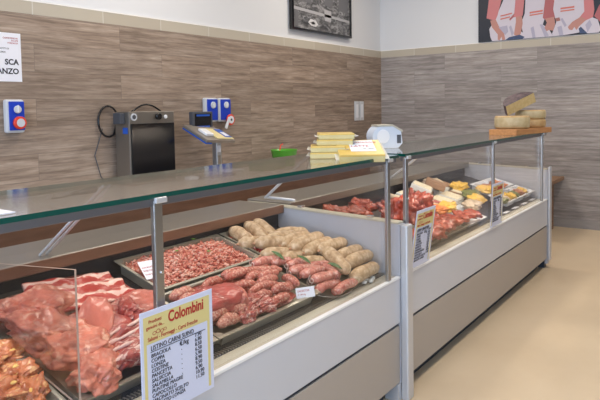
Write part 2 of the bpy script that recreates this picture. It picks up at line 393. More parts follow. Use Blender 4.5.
for i, (x, y) in enumerate([(0.5, .4), (0.5, 2.9), (3.2, .4), (3.2, 2.9), (5.9, .4), (5.9, 2.9)]):
    t = thing('ceiling_lamp', 'square white ceiling lamp ' + LN[i], 'lamp', (x, y, CZ), group='square ceiling lamps')
    bm = bmesh.new()
    for a0, b0, a1, b1 in ((-.33, -.33, .33, -.3), (-.33, .3, .33, .33), (-.33, -.3, -.3, .3), (.3, -.3, .33, .3)): abox(bm, (a0, b0, -.02), (a1, b1, 0))
    finish(bm, 'frame', 'alu', t); box('diffuser', (-.3, -.3, -.012), (.3, .3, -.001), me_em, t)

# ------------------------------------------------------------------ refrigerated display cases
GF, GR = 1.345, 1.83       # glass front plane, rear edge of the glass top
def display_case(name, x0, x1, label, posts, mids, front_x0):
    t = thing(name, label, 'display case', (0, 0, 0))
    # body
    box('toe_kick', (x0+.05, 1.42, 0), (x1-.05, 2.3, .09), 'dark_gap', t)
    box('lower_panel', (x0+.01, GF+.004, .09), (x1, GF+.03, .385), 'beige_panel', t, .003)
    box('shadow_gap', (x0+.01, GF+.012, .38), (x1, GF+.04, .41), 'dark_gap', t)
    box('upper_panel', (x0+.01, GF, .402), (x1, GF+.02, .632), 'white_panel', t, .002)
    box('edge_profile', (x0+.01, GF-.004, .629), (x1, GF+.018, .640), 'white_edge', t, .002)
    bm = bmesh.new()
    abox(bm, (x0+.01, GF+.02, .55), (x1, 1.46, .634)); finish(bm, 'front_sill', 'cream', t)
    bm = bmesh.new(); n = int((x1-x0)/.014)
    for i in range(n):
        x = x0+.02+i*.014; abox(bm, (x, 1.434, .634), (x+.006, 1.458, .641))
    finish(bm, 'vent_grille', 'steel', t)
    box('vent_slot', (x0+.02, 1.433, .634), (x1-.01, 1.459, .6365), 'dark_gap', t)
    # sloped black deck, rear wall, worktop
    bm = bmesh.new()
    y0, y1 = 1.46, 2.12
    vs = [(x0+.01, y0, .55), (x0+.01, y1, .55), (x0+.01, y1, DK(0, y1)), (x0+.01, y0, DK(0, y0))]
    a = [bm.verts.new(p) for p in vs]; b_ = [bm.verts.new((x1, p[1], p[2])) for p in vs]
    bm.faces.new(a); bm.faces.new(b_)
    for i in range(4): bm.faces.new((a[i], a[(i+1) % 4], b_[(i+1) % 4], b_[i]))
    finish(bm, 'display_deck', 'black_deck', t)
    box('rear_wall', (x0+.01, 2.12, .4), (x1, 2.16, .895), 'black_deck', t)
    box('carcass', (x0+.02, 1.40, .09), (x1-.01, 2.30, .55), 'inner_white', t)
    box('worktop', (x0, 2.085, .895), (x1, 2.42, .945), 'steel_brushed', t, .006)
    box('worktop_edge', (x0, 2.078, .900), (x1, 2.084, .943), 'brown_front' if x0 < 1 else 'steel_brushed', t)
    # glass
    bm = bmesh.new(); abox(bm, (x0+.0, GF, 1.240), (x1, GR, 1.254))
    for f in bm.faces:
        if abs(f.normal.z) < .5: f.material_index = 1
    finish(bm, 'glass_top', ['glass', 'glass_edge'], t)
    bm = bmesh.new(); abox(bm, (x0+.02, GF+.022, .642), (x1-.02, GF+.028, 1.215))
    finish(bm, 'front_glass', 'glass_front', t)
    box('glass_rail', (x0+.01, GF+.010, 1.216), (x1-.01, GF+.034, 1.2395), 'rail', t, .002)
    for px_ in posts:
        p = box('post', (px_-.016, GF+.002, .641), (px_+.016, GF+.020, 1.234), 'steel', t, .003)
        box('clamp', (px_-.02, GF-.012, 1.226), (px_+.024, GF-.001, 1.243), 'alu_light', p, .003)
        cyl('screw', (px_+.004, GF-.0, 1.02), .005, .006, 'chrome', p, 12, 'Y')
    for sx_ in mids:
        bm = bmesh.new(); A = Vector((sx_, 2.14, .95)); B = Vector((sx_+.02, 1.76, 1.235))
        for dx in (-.014, .014): atube(bm, [A+Vector((dx, 0, 0)), B+Vector((dx, 0, 0))], .006, 8)
        finish(bm, 'top_strut', 'alu_light', t, True)
    return t
# the near case (its left end lies outside the frame) and the far case
A = display_case('meat_display_case', -.45, 2.69, 'near refrigerated meat case with white and taupe front, glass top and front', [-.1, 1.147, 2.585], [1.25], 0)
B = display_case('deli_display_case', 2.762, 5.66, 'far refrigerated deli case with white and taupe front, carrying wheels of cheese', [2.785, 4.17, 5.5], [4.15], 0)
def end_panel(name, t, xa, xb, clip_side=-1, pillar=True):
    """insulated end wall: its top slopes up to the rear worktop"""
    prof = [(GF+.0, .04), (2.30, .04), (2.42, .925), (2.10, .925), (1.42, .903), (GF+.0, .901)]
    bm = bmesh.new(); a = [bm.verts.new((xa, y, z)) for y, z in prof]; b_ = [bm.verts.new((xb, y, z)) for y, z in prof]
    bm.faces.new(a); bm.faces.new(b_)
    for i in range(6): bm.faces.new((a[i], a[(i+1) % 6], b_[(i+1) % 6], b_[i]))
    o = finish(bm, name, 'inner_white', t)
    bm = bmesh.new()
    for (ya, za), (yb, zb) in (((GF+.01, .902), (1.42, .904)), ((1.42, .904), (2.10, .926)), ((2.1, .926), (2.40, .926))):
        a = [bm.verts.new(p) for p in ((xa-.004, ya, za), (xb+.004, ya, za), (xb+.004, yb, zb), (xa-.004, yb, zb))]
        c = [bm.verts.new(v_.co+Vector((0, 0, .008))) for v_ in a]
        bm.faces.new(a); bm.faces.new(c)
        for i in range(4): bm.faces.new((a[i], a[(i+1) % 4], c[(i+1) % 4], c[i]))
    finish(bm, 'top_cap', 'cream', o)
    return o
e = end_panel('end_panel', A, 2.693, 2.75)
box('corner_pillar', (2.69, 1.303, .0), (2.757, GF-.001, .90), 'alu_light', A, .008)
box('pillar_foot', (2.66, 1.345, 0.0), (2.73, 1.42, .088), 'alu_light', A)
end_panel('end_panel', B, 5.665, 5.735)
box('corner_pillar', (5.665, 1.325, .07), (5.735, GF-.001, .93), 'alu_light', B, .006)
box('foot', (5.66, 1.37, 0), (5.72, 1.43, .088), 'dark_gap', B)
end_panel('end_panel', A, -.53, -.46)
def side_glass(t, x, label):
    bm = bmesh.new(); pr = [(GF+.035, .913), (1.42, .914), (2.06, .936), (1.83, 1.238), (GF+.035, 1.238)]
    a = [bm.verts.new((x, y, z)) for y, z in pr]; b_ = [bm.verts.new((x+.006, y, z)) for y, z in pr]
    bm.faces.new(a); bm.faces.new(b_)
    for i in range(5): bm.faces.new((a[i], a[(i+1) % 5], b_[(i+1) % 5], b_[i]))
    o = finish(bm, 'side_glass', 'glass_front', t)
    for y in (1.53, 1.98):
        z = .914+(y-1.42)*.033
        box('glass_clip', (x-.012, y-.016, z-.028), (x+.016, y+.016, z+.012), 'chrome', o, .003)
side_glass(A, 2.72, ''); side_glass(B, 5.70, '')
bm = bmesh.new()
for (p, q) in (((2.70, 2.22, .975), (2.70, 1.90, 1.235)), ((2.71, 2.22, .975), (2.71, 2.02, .972))):
    p, q = Vector(p), Vector(q); atube(bm, [p, q], .009, 8)
finish(bm, 'corner_bracket', 'alu_light', A, True)

# acrylic divider
bm = bmesh.new(); pr = [(1.425, .69), (2.07, .84), (2.07, .98), (2.04, 1.01), (1.425, 1.07)]
a = [bm.verts.new((.918, y, z)) for y, z in pr]; b_ = [bm.verts.new((.924, y, z)) for y, z in pr]
bm.faces.new(a); bm.faces.new(b_)
for i in range(5): bm.faces.new((a[i], a[(i+1) % 5], b_[(i+1) % 5], b_[i])).material_index = 1
tag(finish(bm, 'glass_divider', ['acrylic', 'acrylic_edge']), 'upright clear divider sheet between the chicken tray and the pork tray', 'divider')

# ------------------------------------------------------------------ trays
def tray(name, x0, x1, y0, y1, label, m_='tray_steel', wall=.05, lip=.012, h0=0.0, cat='tray', front=True, group=None, rimh=.0):
    """open tray lying on the sloped deck"""
    cx, cy = (x0+x1)/2, (y0+y1)/2; w_, l_ = (x1-x0)/2, (y1-y0)/2/math.cos(TILT)
    bm = bmesh.new()
    def ring(dx, z): return [bm.verts.new((sx*(w_+dx), sy*(l_+dx), z)) for sx, sy in ((-1, -1), (1, -1), (1, 1), (-1, 1))]
    T = .0015; top = wall
    rs = [ring(lip, top-.004), ring(lip, top), ring(-.001, top), ring(-.006, .004), ring(-.006, .0), ring(.001, top-.003)]
    def br(a, b_):
        for i in range(4): bm.faces.new((a[i], a[(i+1) % 4], b_[(i+1) % 4], b_[i]))
    br(rs[0], rs[1]); br(rs[1], rs[2]); br(rs[2], rs[3]); bm.faces.new(rs[3]); bm.faces.new(rs[4]); br(rs[4], rs[5]); br(rs[5], rs[0])
    bmesh.ops.bevel(bm, geom=[e_ for e_ in bm.edges if abs(e_.verts[0].co.z-e_.verts[1].co.z) > .03], offset=.02, segments=3, affect='EDGES')
    o = finish(bm, name, m_, None)
    o.location = (cx, cy, DK(cx, cy)+.002+h0); o.rotation_euler = (TILT, 0, 0)
    return tag(o, label, cat, group)
tray('steel_tray', .60, .905, 1.475, 1.80, 'steel tray of chicken pieces at the near left of the case')
tray('steel_tray', .60, .905, 1.83, 2.08, 'steel tray holding dark red meat behind the chicken tray')
tray('steel_tray', .955, 1.475, 1.475, 1.80, 'large steel tray filled with pork cuts behind the clear divider')
tray('steel_tray', 1.505, 2.12, 1.475, 1.795, 'long steel tray of sausages and a pork loin behind the price list')
tray('steel_tray', 1.55, 2.15, 1.83, 2.10, 'wide steel tray heaped with pink minced meat', h0=.006)
tray('steel_tray', 2.19, 2.31, 1.83, 2.10, 'narrow steel tray of bright red mince beside the pink mince', h0=.006)

# ------------------------------------------------------------------ meats in the near case
def piece(name, pts, r, m_, label, cat, group=None, flat=1., nz=.004, nf=25, seed=0, seg=14, raw=False):
    """a bent elongated piece; pts = (x, y, h above the rim plane)"""
    P = [Vector((p[0], p[1], RIM(p[0], p[1])+p[2])) if raw else dpt(*p) for p in pts]; c = sum(P, Vector())/len(P)
    Q = []
    n = len(P)
    for i in range(n-1):
        for k in range(4):
            t = k/4; p0, p1, p2, p3 = P[max(i-1, 0)], P[i], P[i+1], P[min(i+2, n-1)]
            Q.append(.5*((2*p1)+(-p0+p2)*t+(2*p0-5*p1+4*p2-p3)*t*t+(-p0+3*p1-3*p2+p3)*t**3))
    Q.append(P[-1])
    N = len(Q)
    if callable(r): R_ = [r(i/(N-1)) for i in range(N)]
    else: R_ = [r*(1+.06*noise.noise(Vector((i*.5, seed, 0)))) for i in range(N)]
    bm = bmesh.new(); atube(bm, [q-c for q in Q], R_, seg, flat=flat, nz=nz, nf=nf, seed=seed)
    o = finish(bm, name, m_, None, True, loc=c)
    return tag(o, label, cat, group), Q, R_
# pork tray: large pale cuts seen through the divider
lump('pork_cut', 1.12, 1.945, .03, (.10, .075, .05), .35, 'pork_pink', 11, 'thick angular slab of pale pork at the rear of the pork tray, behind the divider', 'meat', amp=.2, square=.55)
lump('pork_cut', 1.06, 1.80, .035, (.085, .12, .05), .2, 'pork_pink', 22, 'large folded pale pork cut lying against the divider sheet, left of the pork tray', 'meat', amp=.28, fold=.25)
lump('pork_cut', 1.09, 1.68, .045, (.095, .085, .045), -.4, 'pork_pink', 35, 'broad smooth pale pork cut in the middle of the pork tray, behind the divider', 'meat', amp=.22, fold=.15)
lump('pork_cut', 1.055, 1.545, .025, (.075, .062, .045), .5, 'pork_pink', 47, 'rounded pale pork cut with a dark hollow at the front corner of the pork tray', 'meat', amp=.25, fold=.3)
lump('pork_cut', 1.035, 1.94, .02, (.06, .08, .04), .8, 'pork_pink', 48, 'rear pale pork cut at the left edge of the pork tray', 'meat', amp=.3, fold=.2)
lump('pork_cut', 1.20, 1.72, .01, (.11, .11, .035), .2, 'pork_red', 50, 'flat dark red pork piece at the bottom of the pile in the pork tray', 'meat', amp=.2)
lump('pork_cut', 1.33, 1.60, -.005, (.12, .10, .03), .1, 'pork_red', 52, 'wide red pork piece lying under the marbled strips', 'meat', amp=.2)
lump('pork_cut', 1.22, 1.80, -.015, (.23, .26, .016), 0, 'pork_red', 63, 'broad sheet of red pork covering the bottom of the pork tray', 'meat', amp=.08, square=.45)
lump('pork_slab', 1.235, 1.80, .05, (.055, .095, .022), -.55, 'pork_slice', 51, 'flat smooth pork slab leaning in front of the bacon rashers', 'meat', amp=.12, square=.7, tx=.25, ty=-.2)
lump('pork_slab', 1.43, 1.795, .035, (.085, .06, .024), .1, 'pork_slice', 53, 'rounded pink pork slice at the rear right of the pork tray', 'meat', amp=.1, square=.85, tx=.35)
lump('pork_cut', 1.33, 1.76, .015, (.07, .06, .04), .4, 'pork_red', 57, 'dark red marbled pork cut between the two smooth slabs', 'meat', amp=.3, fold=.5)
rng = random.Random(5)
EX = [((1.075, 1.555), (1.20, 1.53)), ((1.06, 1.52), (1.18, 1.50)), ((1.10, 1.50), (1.22, 1.50)), ((1.22, 1.50), (1.34, 1.50))]
SL = ['uppermost of the red marbled pork strips at the centre of the tray', 'second marbled pork strip, below the uppermost one', 'marbled pork strip with a white fat seam along its top', 'wide marbled pork strip folded in the middle of the tray', 'thin marbled pork strip pointing at the price list', 'dark marbled pork strip low in the tray', 'front marbled pork strip beside the steel tray wall', 'short marbled pork strip at the front of the tray', 'pale ended marbled pork strip nearest the front wall']
for i, (x, y, a) in enumerate([(1.30, 1.70, .30), (1.25, 1.655, .25), (1.33, 1.63, .32), (1.22, 1.61, .18), (1.36, 1.59, .2), (1.25, 1.565, .12), (1.38, 1.545, .1), (1.22, 1.515, .1), (1.34, 1.50, .05)]):
    L = .10+.02*rng.random(); dx, dy = math.cos(a)*L, math.sin(a)*L*.8
    o, Q, R_ = piece('pork_strip', [(x-dx, y-dy, .03), (x-dx*.4, y-dy*.4+.006, .05), (x+dx*.3, y+dy*.3, .058), (x+dx*.85, y+dy*.8, .04)],
          lambda t, k=i: .020+.009*math.sin(t*PI)+.003*math.sin(t*9+k), 'pork_strip', 'pork strip, ' + SL[i], 'meat', 'marbled pork strips in the pork tray', .7, .016, 30, i*3.3, 18)
    bm = bmesh.new(); atube(bm, [q-o.location+Vector((-.004, -.012, R_[k]*.62)) for k, q in enumerate(Q)], .0055, 7, nz=.004, nf=60, seed=i)
    finish(bm, 'fat_seam', 'fat', o, True)
for i, (x0, y0, x1, y1, h) in enumerate([(1.13, 2.07, 1.46, 2.01, .018), (1.13, 2.02, 1.47, 1.95, .034), (1.13, 1.96, 1.47, 1.885, .050)]):
    P = [(x0+(x1-x0)*t, y0+(y1-y0)*t, h+.008*math.sin(t*9+i)) for t in (0, .25, .5, .75, 1)]
    bm = bmesh.new(); c = dpt((x0+x1)/2, (y0+y1)/2, h); rows = []
    ang = math.atan2(y1-y0, x1-x0); L = math.hypot(x1-x0, y1-y0)
    for k in range(33):
        t = k/32; row = []
        for j in range(13):
            s_ = j/12-.5; wv_ = .034*(1-.15*abs(2*t-1)**3)
            row.append((L*(t-.5), s_*2*wv_+.006*math.sin(t*8+i), .004*math.sin(t*17+i*2+s_*3)+.003*math.sin(s_*6)))
        rows.append(row)
    top = [[bm.verts.new((p[0], p[1], p[2]+.007)) for p in r] for r in rows]; bot = [[bm.verts.new((p[0], p[1], p[2]-.007)) for p in r] for r in rows]
    for g in (top, bot):
        for a, b_ in zip(g, g[1:]):
            for j in range(12): bm.faces.new((a[j], a[j+1], b_[j+1], b_[j]))
    for k in range(32):
        for j in (0, 12): bm.faces.new((top[k][j], top[k+1][j], bot[k+1][j], bot[k][j]))
    for k in (0, 32):
        for j in range(12): bm.faces.new((top[k][j], top[k][j+1], bot[k][j+1], bot[k][j]))
    o = finish(bm, 'bacon_rasher', 'bacon', None, True, loc=c)
    o.rotation_euler = (Matrix.Rotation(TILT+.12, 3, 'X') @ Matrix.Rotation(ang, 3, 'Z')).to_euler()
    tag(o, ['rearmost', 'middle', 'front'][i] + ' of the three striped bacon rashers at the back of the pork tray', 'bacon', 'bacon rashers at the back of the pork tray')
EN = ['upper one beside the rounded front cut', 'middle one beside the rounded front cut', 'lowest one along the front wall beside the rounded cut', 'along the front wall behind the left edge of the price list']
for i, (p, q) in enumerate(EX):
    piece('pork_strip', [(p[0], p[1], .012), ((p[0]*2+q[0])/3, (p[1]*2+q[1])/3, .028), ((p[0]+2*q[0])/3, (p[1]+2*q[1])/3, .022), (q[0], q[1], .012)], lambda t: .019+.006*math.sin(t*PI), 'pork_strip' if i % 2 else 'pork_red',
          'extra marbled pork strip, ' + EN[i], 'meat', 'marbled pork strips in the pork tray', .75, .014, 30, 70+i*3, 18, True)
# chicken and dark meat trays at the lower left
CL = ['glossy chicken piece nearest the divider in the chicken tray', 'chicken piece with yellow fat at the front of the chicken tray', 'chicken piece with a grey bone end in the chicken tray', 'rearmost chicken piece in the chicken tray, at the left picture edge', 'low chicken piece at the left front of the tray', 'chicken piece in the rear corner beside the divider']
for i, (x, y, h, a) in enumerate([(.885, 1.64, .02, .5), (.87, 1.55, .015, 1.0), (.82, 1.60, .03, -.3), (.83, 1.73, .02, .2), (.75, 1.53, .02, .9), (.89, 1.73, .01, .1)]):
    o = lump('chicken_piece', x-.02, y, h-.026, (.052, .040, .028), a, 'chicken', 70+i, CL[i], 'chicken', 'chicken pieces in the front tray', amp=.42, fold=.3)
    for k in range(2):
        f = finish(lump_bm(.010, .007, .004, 90+i*3+k, amp=.3, sub=2), 'fat', 'chicken_y', o, True)
        f.location = (rng.uniform(-.03, .03), rng.uniform(-.02, .02), .024)
lump('dark_meat_piece', .85, 1.93, .0, (.07, .08, .035), .4, 'liver', 81, 'dark red meat piece in the tray behind the chicken', 'meat', amp=.25)
lump('dark_meat_piece', .73, 1.95, .0, (.06, .08, .035), .9, 'liver', 82, 'second dark red meat piece at the left end of the tray behind the chicken', 'meat', amp=.25)
# mince
def mince(name, x0, x1, y0, y1, n, label, mats, h=.0, seed=1, r=.0042, dome=.02):
    R = random.Random(seed); bm = bmesh.new()
    cx, cy = (x0+x1)/2, (y0+y1)/2
    # body of the heap
    N = 24; g = []
    def hz(u, v_): return dome*(1-abs(u)**3)*(1-abs(v_)**3)*1.3+.007*noise.noise(Vector((u*3, v_*3, seed)))-.012
    for i in range(N+1):
        row = []
        for j in range(N+1):
            u, v_ = i/N*2-1, j/N*2-1; x, y = cx+u*(x1-x0)/2, cy+v_*(y1-y0)/2
            row.append(bm.verts.new((x, y, RIM(x, y)+hz(u, v_)+h)))
        g.append(row)
    for a, b_ in zip(g, g[1:]):
        for j in range(N): bm.faces.new((a[j], a[j+1], b_[j+1], b_[j])).material_index = 1
    for _ in range(n):
        u, v_ = R.uniform(-.97, .97), R.uniform(-.97, .97); x, y = cx+u*(x1-x0)/2, cy+v_*(y1-y0)/2
        p = Vector((x, y, RIM(x, y)+hz(u, v_)+h+R.uniform(0, .008))); a = R.uniform(0, 2*PI); L = R.uniform(.008, .02)
        d = Vector((math.cos(a), math.sin(a), R.uniform(-.4, .7)))*L; e_ = d+Vector((R.uniform(-1, 1), R.uniform(-1, 1), 0))*.007
        atube(bm, [p, p+d*.5, p+e_], [r*R.uniform(.8, 1.3)]*3, 5, mi=R.choices([0, 1, 2], [6, 1.6, 3.4])[0], round_ends=False)
    o = finish(bm, name, mats, None, True); return tag(o, label, 'minced meat', kind='stuff')
mince('minced_meat', 1.563, 2.137, 1.843, 2.088, 2600, 'pink minced meat heaped in the wide steel tray', ['mince_a', 'mince_b', 'mince_c'], -.012, dome=.024)
mince('red_minced_meat', 2.202, 2.298, 1.843, 2.088, 400, 'bright red mince in the narrow tray beside the pink mince', ['red_mince', 'red_mince', 'mince_c'], -.012, 3)
for i, (x, y) in enumerate([(1.93, 1.93), (1.80, 2.0), (1.96, 2.06)]):
    bm = bmesh.new()
    for k in range(7):
        a = k*.9; d = Vector((math.cos(a), math.sin(a), .5))*.011
        vs = [bm.verts.new(Vector((0, 0, 0))+q) for q in (d*.1, d*.6+Vector((-d.y, d.x, 0))*.35, d, d*.6-Vector((-d.y, d.x, 0))*.35)]
        bm.faces.new(vs)
    r_ = bmesh.ops.extrude_face_region(bm, geom=bm.faces[:])
    for e_ in r_['geom']:
        if isinstance(e_, bmesh.types.BMVert): e_.co.z += .001
    tag(finish(bm, 'parsley_sprig', 'parsley', loc=(x, y, RIM(x, y)+.028)), ['green parsley sprig at the centre of the pink mince', 'small green sprig on the left of the pink mince', 'green sprig at the back right of the pink mince'][i], 'parsley')
# second front tray
o = lump('pork_loin', 1.72, 1.675, .066, (.122, .068, .052), -.12, 'loin', 101, 'smooth red pork loin block behind the price list', 'meat', amp=.09, square=.72, fold=.0, ty=.0)
c = finish(lump_bm(.028, .060, .042, 102, amp=.08, square=.7), 'cut_face', 'pork_slice', o, True); c.location = (.082, -.008, -.002)
def link(pts, r, m_, label, group, seed, name='sausage', seg=12):
    o, Q, R_ = piece(name, pts, lambda t: r*(.55+.45*min(1, 4.5*min(t, 1-t)))*(1+.05*math.sin(t*14+seed)), m_, label, 'sausage', group, 1, .003, 60, seed, seg)
    return o
G1 = 'raw sausage links in the long tray'
SA = [((1.816, 1.713), (2.03, 1.66), .035), ((1.790, 1.645), (1.875, 1.612), .03), ((1.805, 1.570), (1.945, 1.558), .035), ((1.885, 1.600), (1.983, 1.587), .04), ((1.783, 1.525), (1.863, 1.522), .03), ((1.838, 1.490), (1.935, 1.487), .02), ((1.895, 1.529), (1.985, 1.505), .035),
      ((1.930, 1.625), (2.022, 1.61), .045), ((2.045, 1.585), (2.045, 1.515), .03), ((1.975, 1.670), (2.075, 1.638), .035), ((1.872, 1.645), (1.95, 1.638), .04), ((1.84, 1.755), (1.95, 1.735), .02), ((2.0, 1.735), (2.09, 1.71), .01), ((1.97, 1.56), (2.06, 1.54), .01), ((1.71, 1.74), (1.80, 1.735), .01), ((1.93, 1.69), (2.0, 1.665), .01)]
SN = ['longest link, at the back of the tray right of the pork loin', 'link with dark skin just right of the pork loin tip', 'link at the centre of the tray front', 'link behind the centre one', 'low link between the rib piece and the front wall', 'front link left of the small white tag', 'link behind the small white tag', 'upper link at the top of the heap', 'short link turned across at the right end of the tray', 'rear right link beside the pork rolls', 'link left of the upper one', 'low link along the mince tray behind the longest one', 'low link in the rear right corner of the tray', 'low link under the short turned one', 'low link behind the pork loin', 'low link under the upper heap']
for i, (p, q, h) in enumerate(SA):
    mx, my = (p[0]+q[0])/2, (p[1]+q[1])/2+.006*(-1)**i
    piece('sausage', [(*p, h-.004), (mx, my, h+.006), (*q, h-.002)], lambda t, k=i: .0185*(.72+.28*min(1, 6*min(t, 1-t)))*(1+.06*math.sin(t*17+k)), 'sausage', 'reddish raw sausage, ' + SN[i], 'sausage', G1, 1, .004, 60, i*2.1, 14, True)
SB = [((1.585, 1.600), (1.665, 1.560), .035), ((1.535, 1.530), (1.600, 1.525), .03), ((1.55, 1.495), (1.62, 1.49), .015), ((1.61, 1.535), (1.69, 1.505), .025), ((1.545, 1.61), (1.53, 1.55), .02), ((1.66, 1.49), (1.72, 1.488), .0), ((1.545, 1.69), (1.60, 1.66), .015), ((1.55, 1.75), (1.64, 1.74), .0)]
SM = ['right in front of the pork loin tip', 'at the edge of the large price list', 'lowest one beside the price list, at the front tray wall', 'between the lowest one and the rib pieces', 'mostly behind the price list', 'small end at the front wall under the rib piece', 'behind the upper right corner of the price list', 'low in the rear left corner of the tray']
for i, (p, q, h) in enumerate(SB):
    mx, my = (p[0]+q[0])/2, (p[1]+q[1])/2
    piece('sausage', [(*p, h), (mx, my, h+.008), (*q, h)], lambda t, k=i: .0235*(.75+.25*min(1, 5*min(t, 1-t)))*(1+.05*math.sin(t*12+k)), 'sausage2', 'coarse pale sausage, ' + SM[i], 'sausage', 'coarse sausages beside the price list', 1, .005, 60, 30+i*1.7, 16, True)
RL = ['marbled rib piece in front of the pork loin', 'pale edged rib piece at the front tray wall', 'red rib piece between the coarse and the reddish sausages']
for i, (x, y, h, a) in enumerate([(1.745, 1.525, .02, .1), (1.80, 1.50, .012, -.2), (1.70, 1.50, .008, .4)]):
    o = finish(lump_bm(.055, .034, .028, 130+i, amp=.3, fold=.4), 'pork_rib', 'pork_strip', None, True, loc=(x, y, RIM(x, y)+h), rot=(TILT, 0, a)); tag(o, RL[i], 'meat')
o = finish(lump_bm(.255, .135, .018, 140, amp=.15, square=.5), 'trimmings_bed', 'pork_red', None, True, loc=(1.80, 1.64, RIM(1.80, 1.64)-.018), rot=(TILT, 0, 0)); tag(o, 'flat layer of dark red meat under the sausages of the long tray', 'meat')
# pork rolls on an oval plate
bm = bmesh.new()
rings = []
for (s_, z) in ((.55, 0), (.80, .002), (1, .014), (1, .017), (.8, .006), (.5, .004)):
    rings.append([bm.verts.new((math.cos(2*PI*k/48)*.155*s_, math.sin(2*PI*k/48)*.10*s_, z)) for k in range(48)])
for a, b_ in zip(rings, rings[1:]):
    for k in range(48): bm.faces.new((a[k], a[(k+1) % 48], b_[(k+1) % 48], b_[k]))
bm.faces.new(rings[0]); bm.faces.new(rings[-1])
o = finish(bm, 'oval_plate', 'steel', None, True, loc=(2.29, 1.51, DK(2.29, 1.51)+.006), rot=(TILT, 0, .12)); tag(o, 'shallow oval plate under the pork rolls', 'plate')
RO = [((2.155, 1.475, -.005), (2.285, 1.47, -.002)), ((2.235, 1.43, -.012), (2.375, 1.43, -.008)), ((2.19, 1.53, .0), (2.285, 1.515, .002)), ((2.30, 1.53, .0), (2.385, 1.515, .0)), ((2.16, 1.50, .03), (2.255, 1.48, .032)), ((2.14, 1.55, .035), (2.255, 1.53, .038)),
      ((2.13, 1.60, .03), (2.21, 1.58, .035)), ((2.23, 1.59, .03), (2.335, 1.555, .032)), ((2.175, 1.65, .03), (2.26, 1.63, .03)), ((2.12, 1.70, .03), (2.20, 1.68, .03)), ((2.03, 1.735, .035), (2.13, 1.72, .035)), ((2.29, 1.475, .028), (2.31, 1.55, .03))]
RN = ['front pork roll at the end of the sausage tray, its open end to the left', 'foremost pork roll at the right plate edge', 'low pork roll in the middle of the plate', 'pork roll at the right of the plate beside the pale sausages', 'pork roll behind the small white tag', 'second pork roll behind the small white tag', 'pork roll right of the sausage links', 'pork roll left of the largest bay leaf', 'pork roll in front of the middle bay leaf', 'pork roll under the left bay leaf', 'rearmost pork roll at the corner of the pink mince tray', 'short upper pork roll turned across the others']
for i, (p, q) in enumerate(RO):
    m_ = tuple((p[k]+q[k])/2+(.004 if k == 2 else 0) for k in range(3))
    o, Q, R_ = piece('pork_roll', [p, m_, q], lambda t: .0235*(.92+.08*math.sin(t*PI)), 'roll', RN[i], 'meat roll', 'rolled pork on the oval plate', .9, .008, 28, i*1.9, 18, True)
    d = (Q[0]-Q[1]).normalized(); c0 = Q[0]+d*.0215-o.location; sd = d.cross(Vector((0, 0, 1))).normalized(); u_ = sd.cross(d)
    sp = [c0+(sd*math.cos(a)+u_*math.sin(a))*(.004+.0026*a/1.2) for a in [k*.5 for k in range(16)]]
    bm = bmesh.new(); atube(bm, sp, .0022, 5); finish(bm, 'rolled_end', 'pork_red' if i % 2 else 'fat', o, True)
def leaf(x, y, h, rz, lab):
    bm = bmesh.new(); n = 10; L, W = .036, .013; rows = []
    for i in range(n+1):
        t = i/n; ww = W*math.sin(PI*t)**.8+.0004
        rows.append([bm.verts.new(((t-.5)*2*L, s_*ww, .006*math.sin(PI*t)+abs(s_)*.003)) for s_ in (-1, -.5, 0, .5, 1)])
    for a, b_ in zip(rows, rows[1:]):
        for j in range(4): bm.faces.new((a[j], a[j+1], b_[j+1], b_[j]))
    r_ = bmesh.ops.extrude_face_region(bm, geom=bm.faces[:])
    for e_ in r_['geom']:
        if isinstance(e_, bmesh.types.BMVert): e_.co.z += .0012
    o = finish(bm, 'bay_leaf', 'bay', None, True, loc=(x, y, RIM(x, y)+h)); o.rotation_euler = (Matrix.Rotation(TILT+.3, 3, 'X') @ Matrix.Rotation(rz, 3, 'Z')).to_euler()
    tag(o, lab, 'leaf', 'bay leaves on the pork rolls')
leaf(2.135, 1.69, .062, -1.3, 'dark green bay leaf furthest left on the pork rolls')
leaf(2.215, 1.60, .062, -1.2, 'middle green bay leaf on the pork rolls')
leaf(2.30, 1.485, .060, -.9, 'largest green bay leaf, nearest the front pork rolls')
# pale thick sausages
CO = [((2.40, 1.44), (2.60, 1.445), -.002), ((2.45, 1.50), (2.635, 1.50), .032), ((2.46, 1.565), (2.645, 1.565), .03), ((2.437, 1.618), (2.351, 1.461), .045), ((2.44, 1.645), (2.615, 1.64), .045), ((2.368, 1.69), (2.58, 1.705), .03),
      ((2.320, 1.736), (2.56, 1.75), .045), ((2.322, 1.80), (2.52, 1.81), .035), ((2.309, 1.876), (2.46, 1.85), .03), ((2.22, 1.865), (2.33, 1.81), .035), ((2.20, 1.80), (2.29, 1.765), .005), ((2.344, 2.045), (2.305, 1.918), .03),
      ((2.414, 2.045), (2.37, 1.918), .03), ((2.28, 1.66), (2.38, 1.62), .0), ((2.202, 1.93), (2.27, 1.90), .01), ((2.24, 1.73), (2.36, 1.72), .0), ((2.231, 2.03), (2.216, 1.948), .02), ((2.45, 1.85), (2.62, 1.80), .0), ((2.45, 1.93), (2.60, 1.88), .01), ((2.44, 1.56), (2.62, 1.60), -.005)]
CN = ['foremost, lying beside the garlic cloves at the end wall', 'second from the front at the end wall, above the foremost one', 'third from the front at the end wall', 'pointing at the oval plate, across the direction of the others', 'right behind the one that points at the oval plate', 'mid pile, behind the largest bay leaf', 'mid pile, behind the middle bay leaf', 'rear of the middle of the pile', 'long and straight in the rear half of the pile', 'left half of the pile, ends towards the red mince', 'nearest to the red mince tray corner', 'standing on end in the rear corner, left of its neighbour', 'leaning at the rear corner, right of its neighbour', 'low, just behind the pork rolls', 'short, behind the red mince tray', 'low, behind the left bay leaf', 'in shade at the rear left', 'low in the rear right of the pile', 'rearmost against the end wall', 'low between the foremost ones']
